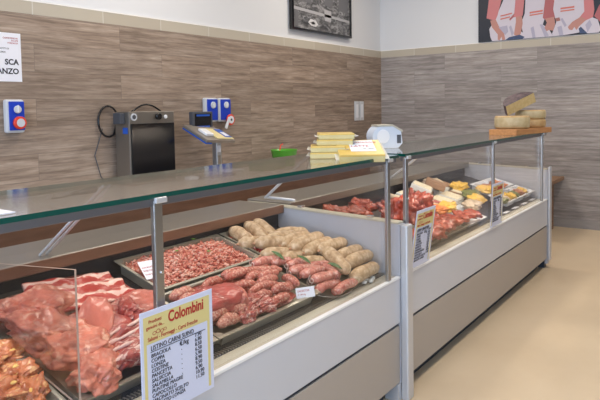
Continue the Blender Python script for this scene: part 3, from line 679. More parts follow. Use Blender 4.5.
for i, (p, q, h) in enumerate(CO):
    L = math.hypot(p[0]-q[0], p[1]-q[1]); r = .036
    if L < .12:
        cx_, cy_ = (p[0]+q[0])/2, (p[1]+q[1])/2; f_ = .12/L/2; ex, ey = (q[0]-p[0])*f_, (q[1]-p[1])*f_
        p = (cx_-ex, cy_-ey); q = (cx_+ex, cy_+ey)
    o, Q, R_ = piece('cotechino_sausage', raw=True, pts=[(*p, h+.004), ((p[0]+q[0])/2, (p[1]+q[1])/2, h+.008), (*q, h+.004)], r=lambda t: .0345*(.88+.12*min(1, 6*min(t, 1-t)))*(1+.03*math.sin(t*7)), m_='cotechino',
                      label='thick pale sausage ' + CN[i], cat='sausage', group='thick pale sausages piled at the end wall', flat=1, nz=.003, nf=30, seed=50+i*1.3, seg=18)
    d = (Q[0]-Q[1]).normalized(); bm = bmesh.new(); c0 = Q[0]+d*.030-o.location
    atube(bm, [c0, c0+d*.008], [.007, .004], 8); finish(bm, 'tied_end', 'cot_end', o, True)
# garlic
for i, (x, y) in enumerate([(2.47, 1.425), (2.515, 1.415), (2.55, 1.425), (2.50, 1.437)]):
    o = finish(lump_bm(.013, .012, .012, 160+i, amp=.2, sub=3), 'garlic_clove', 'film', None, True, loc=(x, y, DK(x, y)+.024))
    tag(o, ['leftmost garlic clove by the glass, in front of the pale sausages', 'garlic clove at the glass, second from the left', 'garlic clove furthest right, at the white end wall', 'garlic clove behind the others, touching the foremost pale sausage'][i], 'garlic', 'garlic cloves at the front glass')
# small tags
def price_tag(name, loc, rot, w_, h_, label, lines):
    t = thing(name, label, 'label', loc, rot)
    box('card', (-w_/2, 0, 0), (w_/2, .001, h_), 'paper', t)
    for k, (s_, sz, zz, m_) in enumerate(lines): text('printing', s_, sz, (-w_*.42, -.0004, zz), m_, t)
    return t
price_tag('price_tag', (2.03, 1.458, RIM(0, 1.464)-.004), (-.30, 0, -.55), .086, .044, 'small white price tag clipped on the front wall of the long sausage tray', [('SALSICCIA', .012, .026, 'ink_red'), ('€ 7.90 Kg', .009, .012, 'ink_red')])
price_tag('price_tag', (1.575, 1.885, RIM(0, 1.885)+.012), (-1.0, 0, -.25), .07, .10, 'white price tag lying on the left of the pink mince', [('MACINATO', .0105, .06, 'ink_red'), ('SCELTO', .0105, .042, 'ink_red'), ('€ 8.50 Kg', .0085, .022, 'ink_red')])

# ------------------------------------------------------------------ price lists in front of the glass
PRICES = ['7.90', '6.80', '8.50', '6.50', '5.90', '8.90', '9.50', '6.90', '10.90', '11.50']
ITEMS = ['BRACIOLA', 'COPPA', 'LONZA', 'COSTINE', 'PANCETTA', 'SALSICCIA', 'SALAMELLA', 'PUNTINE MAGRE', 'CAPOCOLLO', 'MACINATO SCELTO', 'ARROSTO LONZA']
def price_list(x, y, z, rz, w_, h_, label, head, tilt=0, full=True):
    t = thing('price_list_sign', label, 'sign', (x, y, z), (tilt, 0, rz))
    box('sign_board', (0, 0, 0), (w_, .003, h_), 'sign_white', t, .0006)
    F = -.0004
    poly('yellow_header', [(.010, h_*.70), (w_-.014, h_*.70), (w_-.014, h_-.016), (.010, h_-.016)], 'sign_yellow', t, .0005)
    poly('yellow_border', [(.010, .012), (.020, .012), (.020, h_*.70), (.010, h_*.70)], 'sign_yellow', t, .0005)
    poly('yellow_border', [(w_-.024, .012), (w_-.014, .012), (w_-.014, h_*.70), (w_-.024, h_*.70)], 'sign_yellow', t, .0005)
    text('shop_name', 'Colombini', .046, (w_*.355, -.001, h_*.835), 'ink_red', t, sx=.74*w_/.285, bold=.0011)
    text('small_print', 'Prodotti', .014, (w_*.10, -.001, h_*.885), 'ink_red', t)
    text('small_print', 'genuini da...', .014, (w_*.07, -.001, h_*.835), 'ink_red', t)
    text('small_print', 'Salumi - Formaggi - Carni Fresche', .0165, (w_*.085, -.001, h_*.725), 'ink_red', t, sx=.86*w_/.285)
    bm = bmesh.new()
    for k, (dx, dz, r) in enumerate([(0, 0, .007), (.014, .002, .008), (.028, -.001, .007), (.04, .001, .006)]):
        for a in range(9):
            aa = a*2*PI/9; bb = (a+1)*2*PI/9
            vs = [bm.verts.new((w_*.17+dx+math.cos(q)*rr, -.0012, h_*.785+dz+math.sin(q)*rr*.8)) for q, rr in ((aa, r), (bb, r), (bb, r*.75), (aa, r*.75))]; bm.faces.new(vs)
    finish(bm, 'pig_drawing', 'ink_red', t)
    text('heading', head, .0195, (w_*.12, -.001, h_*.635), 'ink_black', t, sx=.84*w_/.285)
    poly('underline', [(w_*.12, h_*.62), (w_*.88, h_*.62), (w_*.88, h_*.625), (w_*.12, h_*.625)], 'ink_black', t, .0011)
    text('unit', '€/kg', .02, (w_*.50, -.001, h_*.565), 'ink_black', t)
    n = len(ITEMS)
    for i, s_ in enumerate(ITEMS):
        zz = h_*(.57-.046*i)
        text('list_line', s_, .0155, (w_*.12, -.001, zz), 'ink_black', t, shear=.12, sx=.98)
        if i < 10: text('price', PRICES[i], .0165, (w_*.72, -.001, zz+.006), 'ink_black', t)
        if i < 8: text('dots', '.', .02, (w_*.52, -.001, zz), 'ink_black', t)
    return t
price_list(1.048, 1.322, .612, 0, .283, .318, 'large handwritten Colombini price list with yellow header in front of the near meat case', 'LISTINO CARNI SUINO')
price_list(2.768, 1.327, .655, 0, .235, .31, 'Colombini price list standing just right of the joint between the two cases', 'LISTINO CARNI BOVINO', .14)
price_list(4.03, 1.327, .655, 0, .245, .30, 'farthest Colombini price list, beside the middle post of the deli case', 'LISTINO GASTRONOMIA', .05)

# ------------------------------------------------------------------ wall counter, knife cabinet, scale
t = thing('wall_counter', 'long steel topped counter running along the wood look wall behind the cases', 'counter')
box('counter_top', (-1.5, 3.42, .865), (6.2, WY-.003, .895), 'counter_steel', t, .004)
box('front_panel', (-1.48, 3.47, .1), (6.18, 3.50, .865), 'brown_front', t)
box('end_panel', (6.16, 3.50, .0), (6.18, WY-.003, .865), 'brown_front', t)
box('plinth', (-1.45, 3.55, 0), (6.1, 3.6, .1), 'dark_gap', t)
t = thing('knife_cabinet', 'tall steel cabinet with black door and round knob standing against the wall', 'cabinet', (3.05, 3.90, .897))
bm = bmesh.new(); abox(bm, (0, 0, 0), (.475, .18, .60), .006); finish(bm, 'body', 'steel_brushed', t)
d = box('door', (.012, -.012, .02), (.463, -.001, .50), 'black', t, .002)
cyl('round_knob', (.29, -.016, .555), .027, .03, 'black', t, 24, 'Y', .004)
cyl('pilot_lamp', (.375, -.006, .552), .017, .012, 'white_plastic', t, 20, 'Y', .003)
cyl('maker_badge', (.045, -.003, .555), .03, .006, 'outlet_grey', t, 24, 'Y')
cyl('badge_ring', (.045, -.007, .555), .018, .002, 'dark_grey', t, 24, 'Y')
box('control_box', (-.05, .05, .50), (-.001, .14, .59), 'dark_grey', t, .005)
box('blue_label', (-.003, .02, .42), (-.0005, .08, .47), 'screen_blue', t)
pts = []
for k in range(25):
    a = -.6+k/24*2*PI*.93; pts.append((3.00+.095*math.cos(a), 4.10, 1.42+.125*math.sin(a)))
tag(tube('power_cable', [(3.14, 4.09, 1.47)]+pts+[(3.10, 4.095, 1.46)], .0085, 'black'), 'black power cable looped on the wall left of the steel cabinet', 'cable')
bm = bmesh.new(); atube(bm, [(2.95, 4.112, 1.36), (2.87, 4.112, 1.15), (2.92, 4.112, .98), (2.98, 4.11, .90)], .004, 6); tag(finish(bm, 'thin_cord', 'dark_grey', None, True), 'thin grey cord hanging on the wall below the cable loop', 'cord')
tag(tube('hose', [(3.22+.30*k/10, 4.07-.0*k, 1.50+.055*math.sin(PI*k/10)) for k in range(11)], .008, 'black'), 'black hose arching over the top of the steel cabinet', 'hose')
# scale on a pole
t = thing('pole_scale', 'grey retail scale on a pole with display, plate and yellow keypad', 'scale', (3.88, 3.80, .896)); t.scale = (.88, 1, 1)
box('base', (-.13, -.10, 0), (.22, .12, .02), 'dark_grey', t, .004)
p = box('pole', (.03, -.03, .02), (.10, .03, .40), 'alu', t, .006)
box('sticker', (.04, -.0315, .22), (.085, -.0302, .28), 'paper', p); box('sticker', (.045, -.0315, .10), (.085, -.0302, .19), 'tan', p)
tl = Matrix.Rotation(.22, 4, 'X')
o = box('scale_plate', (-.28, -.17, -.0), (.13, .15, .03), 'tan', t, .006); o.location = (.02, 0, .375); o.rotation_euler = (.42, .06, 0)
box('blue_edge', (-.282, -.174, -.012), (-.20, .15, -.001), 'screen_blue', o, .003)
box('ticket_printer', (-.22, -.10, .031), (-.12, .02, .055), 'white_plastic', o, .006)
k = box('keypad', (-.12, -.155, .032), (.12, .06, .040), 'yellow_paper', o, .002)
poly_pts = None
box('key_block', (.02, -.13, .041), (.11, .04, .044), 'screen_blue', k); box('key_label', (.035, -.11, .0445), (.095, -.03, .046), 'paper', k)
d = box('display', (-.17, .10, .45), (.12, .15, .62), 'dark_grey', t, .008); d.location = (.015, 0, -.03)
box('screen', (-.14, .097, .47), (.09, .0995, .60), 'black', d); box('screen_line', (-.12, .0955, .578), (.07, .0968, .594), 'screen_blue', d); box('screen_line', (-.12, .0955, .476), (.07, .0968, .490), 'screen_blue', d)
tag(tube('scale_cable', [(3.62, 3.84, .905), (3.68, 3.90, .95), (3.76, 3.93, .95), (3.8, 3.98, .91)], .008, 'dark_grey'), 'grey cable curled at the foot of the pole scale', 'cable')
tag(box('paper_sheet', (4.20, 3.90, .897), (4.42, 4.08, .912), 'paper', None, .003), 'flat white packet on the counter right of the scale', 'packet')
tag(box('paper_scrap', (3.56, 3.76, .897), (3.66, 3.83, .925), 'paper', None, .004), 'white paper scrap beside the right foot of the steel cabinet', 'paper')
bm = bmesh.new(); atube(bm, [(2.42, 3.75, .925), (2.52, 3.74, .93), (2.60, 3.74, .935)], [.012, .020, .026], 10); atube(bm, [(2.30, 3.8, .905), (2.36, 3.76, .91), (2.42, 3.75, .92)], .006, 6)
tag(finish(bm, 'black_plug', 'black', None, True), 'black cable plug lying on the wall counter at the left', 'plug')
# electrical boxes
def outlet(name, x, z, w_, h_, label, red=True):
    t = thing(name, label, 'socket', (x, WY-.001, z))
    box('housing', (-w_/2, -.05, -h_/2), (w_/2, 0, h_/2), 'outlet_grey', t, .015)
    box('cover', (-w_/2+.018, -.058, -h_/2+.018), (w_/2-.006, -.049, h_/2-.014), 'blue_plastic', t, .004)
    cyl('switch', (.008, -.064, h_*.2), w_*.20, .014, 'outlet_grey', t, 24, 'Y', .003)
    bm = bmesh.new(); abox(bm, (.003, -.076, h_*.2-.02), (.013, -.070, h_*.2+.03)); finish(bm, 'switch_lever', 'white_plastic', t)
    if red:
        cyl('socket_lid', (.015, -.072, -h_*.2), w_*.33, .03, 'red_plastic', t, 28, 'Y', .004)
        cyl('lid_label', (.015, -.0885, -h_*.2), w_*.22, .003, 'outlet_grey', t, 24, 'Y')
    return t
outlet('wall_socket', 2.215, 1.478, .135, .235, 'blue and grey interlocked wall socket with red round lid below the wall notice')
outlet('wall_socket', 4.165, 1.500, .165, .235, 'left of the two blue wall sockets above the scale', False)
outlet('wall_socket', 4.350, 1.500, .165, .235, 'right of the two blue wall sockets above the scale', False)
t = thing('tape_roll', 'round red rimmed tag hanging in front of the right blue socket', 'tag', (4.40, WY-.075, 1.40))
cyl('rim', (0, 0, 0), .055, .02, 'red_plastic', t, 28, 'Y', .004); cyl('face', (0, -.011, 0), .038, .004, 'white_plastic', t, 24, 'Y'); cyl('core', (0, -.014, 0), .012, .004, 'dark_grey', t, 16, 'Y')
bm = bmesh.new(); abox(bm, (-.09, -.035, -.09), (-.06, -.028, .03), rot=(0, .5, 0)); finish(bm, 'strap', 'white_plastic', t)
for i, x in enumerate((6.985, 7.115)):
    t = thing('switch_plate', ('left' if i == 0 else 'right') + ' of the two pale vertical switch plates near the wall corner', 'switch', (x, WY-.001, 1.455), group='switch plates near the corner')
    box('plate', (-.055, -.012, -.13), (.055, 0, .13), 'outlet_grey', t, .004); box('rocker', (-.03, -.018, -.09), (.03, -.0125, .09), 'white_plastic', t, .003)
# wall notice
t = thing('wall_notice', 'white printed notice sheet on the left wall above the socket', 'notice', (2.30, WY-.001, 1.722))
box('sheet', (-.34, -.002, 0), (0, 0, .342), 'paper', t)
for s_, sz, z_, m_ in (('SCA', .054, .12, 'ink_black'), ('ANZO', .054, .055, 'ink_black')): text('large_print', s_, sz, (-.022, -.0026, z_), m_, t, align='RIGHT', bold=.0016)
for s_, sz, z_ in (('CARNI FRESCHE', .015, .30), ('SALUMI', .015, .283), ('FORMAGGI', .015, .266)): text('small_print', s_, sz, (-.02, -.0026, z_), 'ink_red', t, align='RIGHT')
text('small_print', 'PRODOTTI DI', .017, (-.14, -.0026, .225), 'ink_black', t, align='CENTER'); text('small_print', 'MACELLERIA', .017, (-.16, -.0026, .20), 'ink_black', t, align='CENTER')
text('small_print', 'B', .05, (-.27, -.0026, .275), 'ink_red', t, bold=.002)

# ------------------------------------------------------------------ framed photograph and mural
m = M['bw_print'] = mottled('black_and_white_print', [(.36, (.03, .03, .033)), (.5, (.12, .12, .125)), (.64, (.32, .32, .33))], 9, .4, 0, 1.2, 6, stretch=(1, 1, 2.2))
for n_, c_ in (('print_dark', (.03, .03, .033)), ('print_mid', (.14, .14, .15)), ('print_light', (.42, .42, .44)), ('print_pale', (.62, .62, .64))): M[n_] = mat(n_, c_, .45)
t = thing('framed_photograph', 'black framed black and white street photograph on the upper left wall', 'picture', (5.54, WY-.001, 2.437))
PW, PH = 1.25, .95
box('print', (0, -.03, 0), (PW, 0, PH), 'bw_print', t)
bm = bmesh.new()
for lo, hi in (((-.03, -.045, -.025), (0, 0, PH+.025)), ((PW, -.045, -.025), (PW+.03, 0, PH+.025)), ((0, -.045, -.025), (PW, 0, 0)), ((0, -.045, PH), (PW, 0, PH+.025))): abox(bm, lo, hi)
finish(bm, 'frame', 'black', t)
bwp = [([(0.02, .21), (1.24, .17), (1.24, .20), (0.02, .245)], 'print_light'), ([(.05, .33), (.38, .31), (.36, .42), (.05, .45)], 'print_mid'), ([(.04, .47), (.42, .44), (.42, .49), (.04, .52)], 'print_light'),
       ([(.66, .14), (.80, .135), (.81, .27), (.65, .28)], 'print_light'), ([(.30, .085), (.36, .05), (.46, .045), (.51, .075), (.46, .12), (.35, .13)], 'print_pale'), ([(.34, .085), (.40, .065), (.46, .08), (.42, .105)], 'print_dark'),
       ([(.56, .5), (.90, .47), (.93, .75), (.58, .8)], 'print_light'), ([(.66, .33), (.84, .32), (.85, .42), (.67, .44)], 'print_mid'), ([(.99, .30), (1.2, .28), (1.22, .52), (.99, .55)], 'print_mid'), ([(0.03, .02), (.10, .02), (.10, .2), (.03, .21)], 'print_mid'), ([(.2, .6), (.5, .58), (.5, .8), (.2, .85)], 'print_light')]
for k, (p_, m_) in enumerate(bwp): poly('printed_shape', p_, m_, t, .0015, .0305)
# mural: local x runs towards -Y of the room
for n_, c_ in (('mural_dark', (.016, .02, .035)), ('mural_apron', (.62, .58, .66)), ('mural_fold', (.42, .40, .52)), ('mural_shirt', (.58, .20, .21)), ('mural_shirt2', (.42, .12, .13)), ('mural_skin', (.50, .24, .20)), ('mural_skin2', (.36, .15, .13)), ('mural_jeans', (.04, .07, .16)), ('mural_red', (.62, .18, .13))): M[n_] = mat(n_, c_, .5)
t = thing('photo_mural', 'wide colour photo panel of people in white aprons and pink shirts on the right wall', 'picture', (WX-.001, 2.685, 2.316), (0, 0, -PI/2))
box('panel', (0, -.02, 0), (3.1, 0, 1.1), 'mural_dark', t)
# x = (px-479)*0.0118 metres ; z = (bottom line - py)*0.0092
def mp(pts): return [((px_-479)*.0119, max(.002, ((43.3-(px_-479)*.081)-py)*.0098)) for px_, py in pts]
MS = [('mural_apron', [(491, 26), (497, 14), (508, -16), (522, -16), (524, 12), (520, 22), (524, 30), (530, 34), (534, 40), (494, 45), (492, 36)]),
      ('mural_shirt', [(488, 12), (491, -16), (505, -16), (500, 8), (498, 14), (496, 15)]), ('mural_shirt2', [(513, 16), (520, 8), (527, -16), (519, -16), (518, 6), (512, 14)]),
      ('mural_skin', [(492, 15), (498, 14), (501, 22), (507, 33), (508, 40), (505, 41), (504, 36), (502, 41), (500, 40), (500, 33), (494, 24)]),
      ('mural_apron', [(526, 30), (524, 20), (528, 8), (529, -16), (549, -16), (549, 10), (546, 22), (552, 28), (556, 38), (545, 39), (530, 40), (527, 36)]),
      ('mural_skin', [(519, 10), (525, 8), (526, 20), (524, 33), (521, 36), (517, 34), (518, 26), (519, 18)]), ('mural_shirt', [(517, 12), (519, -16), (528, -16), (526, 10)]),
      ('mural_jeans', [(508, 41), (512, 37), (523, 34), (528, 37), (526, 40), (508, 42)]),
      ('mural_shirt2', [(546, 14), (549, -16), (558, -16), (562, 6), (558, 14), (548, 16)]), ('mural_skin', [(548, 15), (557, 13), (558, 22), (556, 30), (552, 29), (549, 31), (547, 28), (550, 20)]),
      ('mural_apron', [(555, 34), (559, 20), (556, 4), (558, -16), (584, -16), (585, 8), (584, 20), (586, 28), (580, 33), (565, 37), (556, 38)]),
      ('mural_apron', [(584, 20), (590, 14), (597, 18), (600, 30), (598, 34), (588, 35), (582, 32)]), ('mural_fold', [(586, 24), (590, 18), (592, 24), (588, 33)]),
      ('mural_shirt', [(580, 16), (585, 8), (584, -16), (592, -16), (594, 6), (593, 15), (586, 19)]), ('mural_skin', [(570, 26), (574, 20), (582, 14), (587, 18), (580, 26), (578, 30), (576, 26), (574, 30), (571, 29)]),
      ('mural_fold', [(560, 26), (564, 24), (566, 36), (562, 37)]), ('mural_fold', [(534, 26), (537, 24), (539, 39), (536, 39)]), ('mural_fold', [(543, 22), (546, 22), (552, 36), (548, 38)]), ('mural_fold', [(501, 24), (510, 22), (511, 30), (508, 34)]),
      ('mural_fold', [(512, 24), (514, 22), (517, 32), (515, 36)]), ('mural_jeans', [(580, 28), (582, 26), (588, 34), (581, 34)]), ('mural_skin2', [(558, 15), (562, 14), (563, 18), (559, 19)]), ('mural_fold', [(563, 16), (565, 15), (569, 24), (567, 26)]),
      ('mural_red', [(533, 6), (546, 4), (546, 6), (533, 8)]), ('mural_red', [(533, 9.5), (546, 7.5), (546, 9), (533, 11)]), ('mural_red', [(503, 9), (515, 6), (515, 7.5), (503, 10.5)]), ('mural_red', [(503, 13), (513, 10.5), (513, 12), (503, 14.5)]),
      ('mural_red', [(563, 2.5), (576, 1), (576, 3), (563, 4.5)]), ('mural_red', [(563, 6), (576, 4.5), (576, 6), (563, 7.5)]), ('mural_shirt2', [(594, 14), (598, 2), (612, -16), (618, 20), (600, 22)]), ('mural_skin', [(600, 22), (606, 14), (612, 18), (608, 30), (602, 33)])]
for k, (m_, p_) in enumerate(MS): poly('printed_shape', mp(p_), m_, t, .0006+.0002*k, .0203)

# ------------------------------------------------------------------ on top of the glass
GT = 1.2545
def slab(x, y, z, rz, w_, l_, h_, label, rx=0, lab=False, ry=0):
    t = thing('cheese_slab', label, 'cheese', (x, y, z), Euler((rx, ry, rz)), 'yellow cheese slabs on the glass top')
    bm = bmesh.new(); abox(bm, (-w_/2, -l_/2, 0), (w_/2, l_/2, h_*.80), .004, 0); abox(bm, (-w_/2-.0, -l_/2-.0, h_*.72), (w_/2, l_/2, h_), .003, 1)
    finish(bm, 'cheese_block', ['cheese_rind', 'cheese'], t)
    bm = bmesh.new()
    for sx_ in (-1, 1):
        vs = [bm.verts.new(p) for p in ((sx_*w_/2, -l_/2-.004, h_*.45), (sx_*(w_/2+.018), -l_/2-.01, h_*.55), (sx_*(w_/2+.014), l_/2, h_*.6), (sx_*w_/2, l_/2, h_*.45))]
        f = bm.faces.new(vs)
    r_ = bmesh.ops.extrude_face_region(bm, geom=bm.faces[:])
    for e_ in r_['geom']:
        if isinstance(e_, bmesh.types.BMVert): e_.co.z += .001
    finish(bm, 'wrapper_seam', 'film', t)
    if lab:
        l = box('label_sheet', (-w_*.22, -l_*.28, h_+.0004), (w_*.34, l_*.44, h_+.0014), 'paper', t)
        text('label_print', 'FORMAGGIO', .022, (-w_*.19, l_*.26, h_+.0016), 'ink_red', l, rot=(0, 0, 0)); text('label_print', 'LATTE', .03, (-w_*.19, .0, h_+.0016), 'ink_red', l, rot=(0, 0, 0)); text('label_print', 'kg  100%', .014, (w_*.06, -.03, h_+.0016), 'ink_black', l, rot=(0, 0, 0))
    return t
fa = -math.radians(57)
slab(2.43, 1.60, GT, fa, .165, .20, .0285, 'lowest slab of the left stack of yellow cheese on the glass top')
slab(2.435, 1.603, GT+.0290, fa+.03, .165, .20, .0285, 'second slab from the bottom in the left stack of yellow cheese')
slab(2.50, 1.605, GT+.058, fa+.02, .175, .19, .0285, 'third slab from the bottom of the left cheese stack, set back to the right')
slab(2.505, 1.602, GT+.087, fa+.06, .175, .19, .0285, 'topmost slab of the left stack of yellow cheese')
slab(2.475, 1.448, GT+.012, fa+.10, .215, .20, .040, 'yellow cheese slab with a white label leaning in front of the stack', rx=.30, lab=True)
tag(box('label_card', (.30, 1.38, GT+.001), (.74, 1.45, GT+.004), 'paper'), 'white strip of card lying on the glass top at the left picture edge', 'card')
# dispenser
t = thing('paper_dispenser', 'rounded white roll dispenser with cream cover on the glass top beside the cheese slabs', 'dispenser', (3.13, 1.68, GT+.001), (0, 0, -.75))
t.scale = (.85, .85, .9)
bm = bmesh.new(); n = 24; pr = [(math.cos(a)*.085, .075+math.sin(a)*.075) for a in [PI*.5+PI*k/14 for k in range(15)]]+[(.10, 0), (.13, .03), (.12, .11), (.06, .15)]
a = [bm.verts.new((x, -.07, z)) for x, z in pr]; b_ = [bm.verts.new((x, .07, z)) for x, z in pr]; bm.faces.new(a); bm.faces.new(b_)
for i in range(len(pr)): bm.faces.new((a[i], a[(i+1) % len(pr)], b_[(i+1) % len(pr)], b_[i]))
bmesh.ops.bevel(bm, geom=[e_ for e_ in bm.edges if len(e_.link_faces) == 2 and e_.calc_face_angle(0) > 1], offset=.008, segments=2, affect='EDGES')
M['pale_blue'] = mat('pale_blue_plastic', (.62, .68, .78), .35)
o = finish(bm, 'body', 'pale_blue', t); 
bm = bmesh.new(); pr = [(-.05+.0, .150), (.06, .152), (.13, .115), (.132, .10), (.06, .14), (-.05, .140)]
a = [bm.verts.new((x, -.073, z)) for x, z in pr]; b_ = [bm.verts.new((x, .073, z)) for x, z in pr]; bm.faces.new(a); bm.faces.new(b_)
for i in range(6): bm.faces.new((a[i], a[(i+1) % 6], b_[(i+1) % 6], b_[i]))
finish(bm, 'cream_cover', 'cream', t); box('slot', (.09, -.0735, .03), (.118, -.0705, .085), 'dark_grey', t); cyl('side_disc', (-.01, -.073, .075), .045, .006, 'white_plastic', t, 28, 'Y', .002)
# wall counter objects near the corner
t = thing('green_bowl', 'bright green plastic basket on the wall counter', 'basket', (5.02, 3.86, .896), (0, 0, .2))
bm = bmesh.new(); rs = []
for r, z in ((.11, 0), (.14, .165), (.146, .17), (.134, .165), (.105, .006)): rs.append([bm.verts.new((math.cos(2*PI*k/28)*r, math.sin(2*PI*k/28)*r, z)) for k in range(28)])
for a, b_ in zip(rs, rs[1:]):
    for k in range(28): bm.faces.new((a[k], a[(k+1) % 28], b_[(k+1) % 28], b_[k]))
bm.faces.new(rs[0]); bm.faces.new(rs[-1]); finish(bm, 'bowl', 'green_plastic', t, True)
tube('handle', [(-.11, 0, .15), (-.08, 0, .22), (-.03, 0, .23)], .007, 'red_plastic', t)
tag(box('dark_green_mat', (4.42, 3.66, .896), (4.78, 3.84, .99), M['bay'], None, .004), 'dark green cloth folded on the wall counter left of the green basket', 'cloth')
# board and cheese wheels
bt = Matrix.Translation((4.80, 1.375, GT+.0)) @ Matrix.Rotation(-.17, 4, 'Z')
o = box('wooden_board', (0, 0, 0), (.66, .235, .045), 'wood', None, .003); o.matrix_world = bt; tag(o, 'orange wooden board on the far end of the glass top', 'board')
def wheel(u, v_, z, r, h_, label, rx=0, mats=('wheel_side', 'wheel_rind')):
    bm = bmesh.new(); rs = []
    pr = [(r*.9, 0), (r*.985, h_*.12), (r*1.0, h_*.35), (r*1.0, h_*.65), (r*.985, h_*.88), (r*.93, h_)]
    for rr, zz in pr: rs.append([bm.verts.new((math.cos(2*PI*k/48)*rr, math.sin(2*PI*k/48)*rr, zz)) for k in range(48)])
    for i, (a, b_) in enumerate(zip(rs, rs[1:])):
        for k in range(48): bm.faces.new((a[k], a[(k+1) % 48], b_[(k+1) % 48], b_[k])).material_index = 0 if 0 < i < 4 else 1
    for f in (bm.faces.new(rs[0]), bm.faces.new(rs[-1])): f.material_index = 1
    o = finish(bm, 'cheese_wheel', list(mats), None, True); o.matrix_world = bt @ Matrix.Translation((u, v_, z)); return tag(o, label, 'cheese', 'wheels of cheese on the wooden board')
wheel(.20, .135, .046, .140, .105, 'largest whole pale cheese wheel at the left of the wooden board')
wheel(.53, .13, .046, .125, .070, 'lower of the two stacked cheese wheels at the right of the board', mats=('wheel_rind', 'wheel_rind'))
wheel(.53, .13, .117, .125, .078, 'upper of the two stacked cheese wheels at the right of the board')
bm = bmesh.new(); n = 26; r, h_ = .14, .088; bot = []; top = []
for k in range(n+1):
    a = PI*k/n; bot.append(bm.verts.new((math.cos(a)*r, math.sin(a)*r, 0))); top.append(bm.verts.new((math.cos(a)*r*.98, math.sin(a)*r*.98, h_)))
bm.faces.new(bot).material_index = 0; bm.faces.new(top).material_index = 0
for k in range(n): bm.faces.new((bot[k], bot[k+1], top[k+1], top[k])).material_index = 0
f = bm.faces.new((bot[0], bot[-1], top[-1], top[0])); f.material_index = 1
bmesh.ops.bevel(bm, geom=[e_ for e_ in bm.edges if len(e_.link_faces) == 2 and e_.calc_face_angle(0) > .8], offset=.006, segments=2, affect='EDGES')
o = finish(bm, 'half_cheese_wheel', ['dark_rind', 'cut_cheese']); o.matrix_world = bt @ Matrix.Translation((.37, .13, .207)) @ (Matrix.Rotation(-.62, 4, 'Z') @ Matrix.Rotation(-.42, 4, 'Y') @ Matrix.Rotation(.30, 4, 'X'))
tag(o, 'half cheese wheel with dark rind and yellow cut face, tilted on top of the others', 'cheese')
# wooden table by the right wall
t = thing('wooden_table', 'low dark wooden table by the right wall beyond the deli case', 'table', (0, 0, 0))
box('table_top', (6.65, 1.63, .585), (7.66, 3.3, .625), 'dark_wood', t, .004)
for x, y in ((7.5, 1.75), (7.5, 3.2), (6.75, 3.2), (6.75, 1.75)): box('leg', (x-.03, y-.03, 0), (x+.03, y+.03, .584), 'dark_wood', t, .003)

# ------------------------------------------------------------------ far deli case contents
def heap(name, cx, cy, h, dims, m_, seed, label, cat='food', amp=.25, fold=.4, rz=0, kind='stuff', sub=4):
    o = lump(name, cx, cy, h, dims, rz, m_, seed, label, cat, None, amp=amp, fold=fold, sub=sub)
    if kind: o['kind'] = kind
    return o
BL = ['towering red meat piece nearest the case joint', 'red meat piece left of the tallest one, against the rear', 'small red meat piece behind the dividing pane', 'red meat piece seen through the dividing pane at the left', 'red meat piece behind the price list at the joint', 'low red meat piece beside the tallest one']
for i, (x, y, h, d, a) in enumerate([(3.90, 1.86, .10, (.11, .10, .12), .3), (3.42, 1.98, -.005, (.08, .08, .045), .1), (3.12, 2.0, .0, (.07, .07, .035), .6), (3.26, 1.93, .01, (.08, .08, .035), -.3), (3.48, 1.76, .01, (.10, .08, .045), .2), (3.68, 1.88, .03, (.10, .09, .05), .8)]):
    lump('red_meat_piece', x, y, h, d, a, 'beef', 200+i, BL[i], 'meat', 'cured red meat pieces at the joint of the cases', amp=.3, fold=.35, square=.7)
GB = 'folded cured meat slices on the front trays of the deli case'
rng = random.Random(9)
spots = [(3.42, 1.50), (3.52, 1.53), (3.50, 1.46), (3.62, 1.50), (3.60, 1.56), (3.74, 1.48), (3.72, 1.55), (3.84, 1.50), (3.82, 1.57), (3.94, 1.50), (3.92, 1.58), (3.40, 1.56), (3.34, 1.50), (3.68, 1.60), (3.80, 1.63)]
for i, (x, y) in enumerate(spots):
    lump('cured_meat_slices', x, y, .022, (.062, .045, .03), rng.uniform(-.6, .9), 'beef' if i % 3 else 'salmon', 220+i, 'folded dark red cured meat heap on the front trays between the two far price lists', 'meat', GB, amp=.35, fold=.7, sub=3)
spots = [(4.05, 1.53), (4.13, 1.58), (4.17, 1.51), (4.25, 1.55), (4.28, 1.49)]
for i, (x, y) in enumerate(spots):
    lump('orange_meat_slices', x, y, .018, (.06, .045, .02), rng.uniform(-.6, .9), 'salmon', 240+i, 'orange red sliced meat heap just left of the farthest price list', 'meat', 'orange red meat slices', amp=.3, fold=.6, sub=3)
tray('steel_tray', 3.27, 4.0, 1.475, 1.66, 'long low steel tray under the dark red cured meat in the far case', wall=.035)
tray('white_tray', 4.01, 4.33, 1.475, 1.66, 'white tray under the orange red meat in the far case', 'white_plastic', wall=.035)
tray('white_tray', 4.03, 4.84, 1.70, 2.09, 'large shallow white tray under the wrapped packs of the far case', 'white_plastic', wall=.012)
tray('white_tray', 3.55, 4.0, 1.70, 1.80, 'white paper lined tray behind the cured meat in the far case', 'white_plastic', wall=.02)
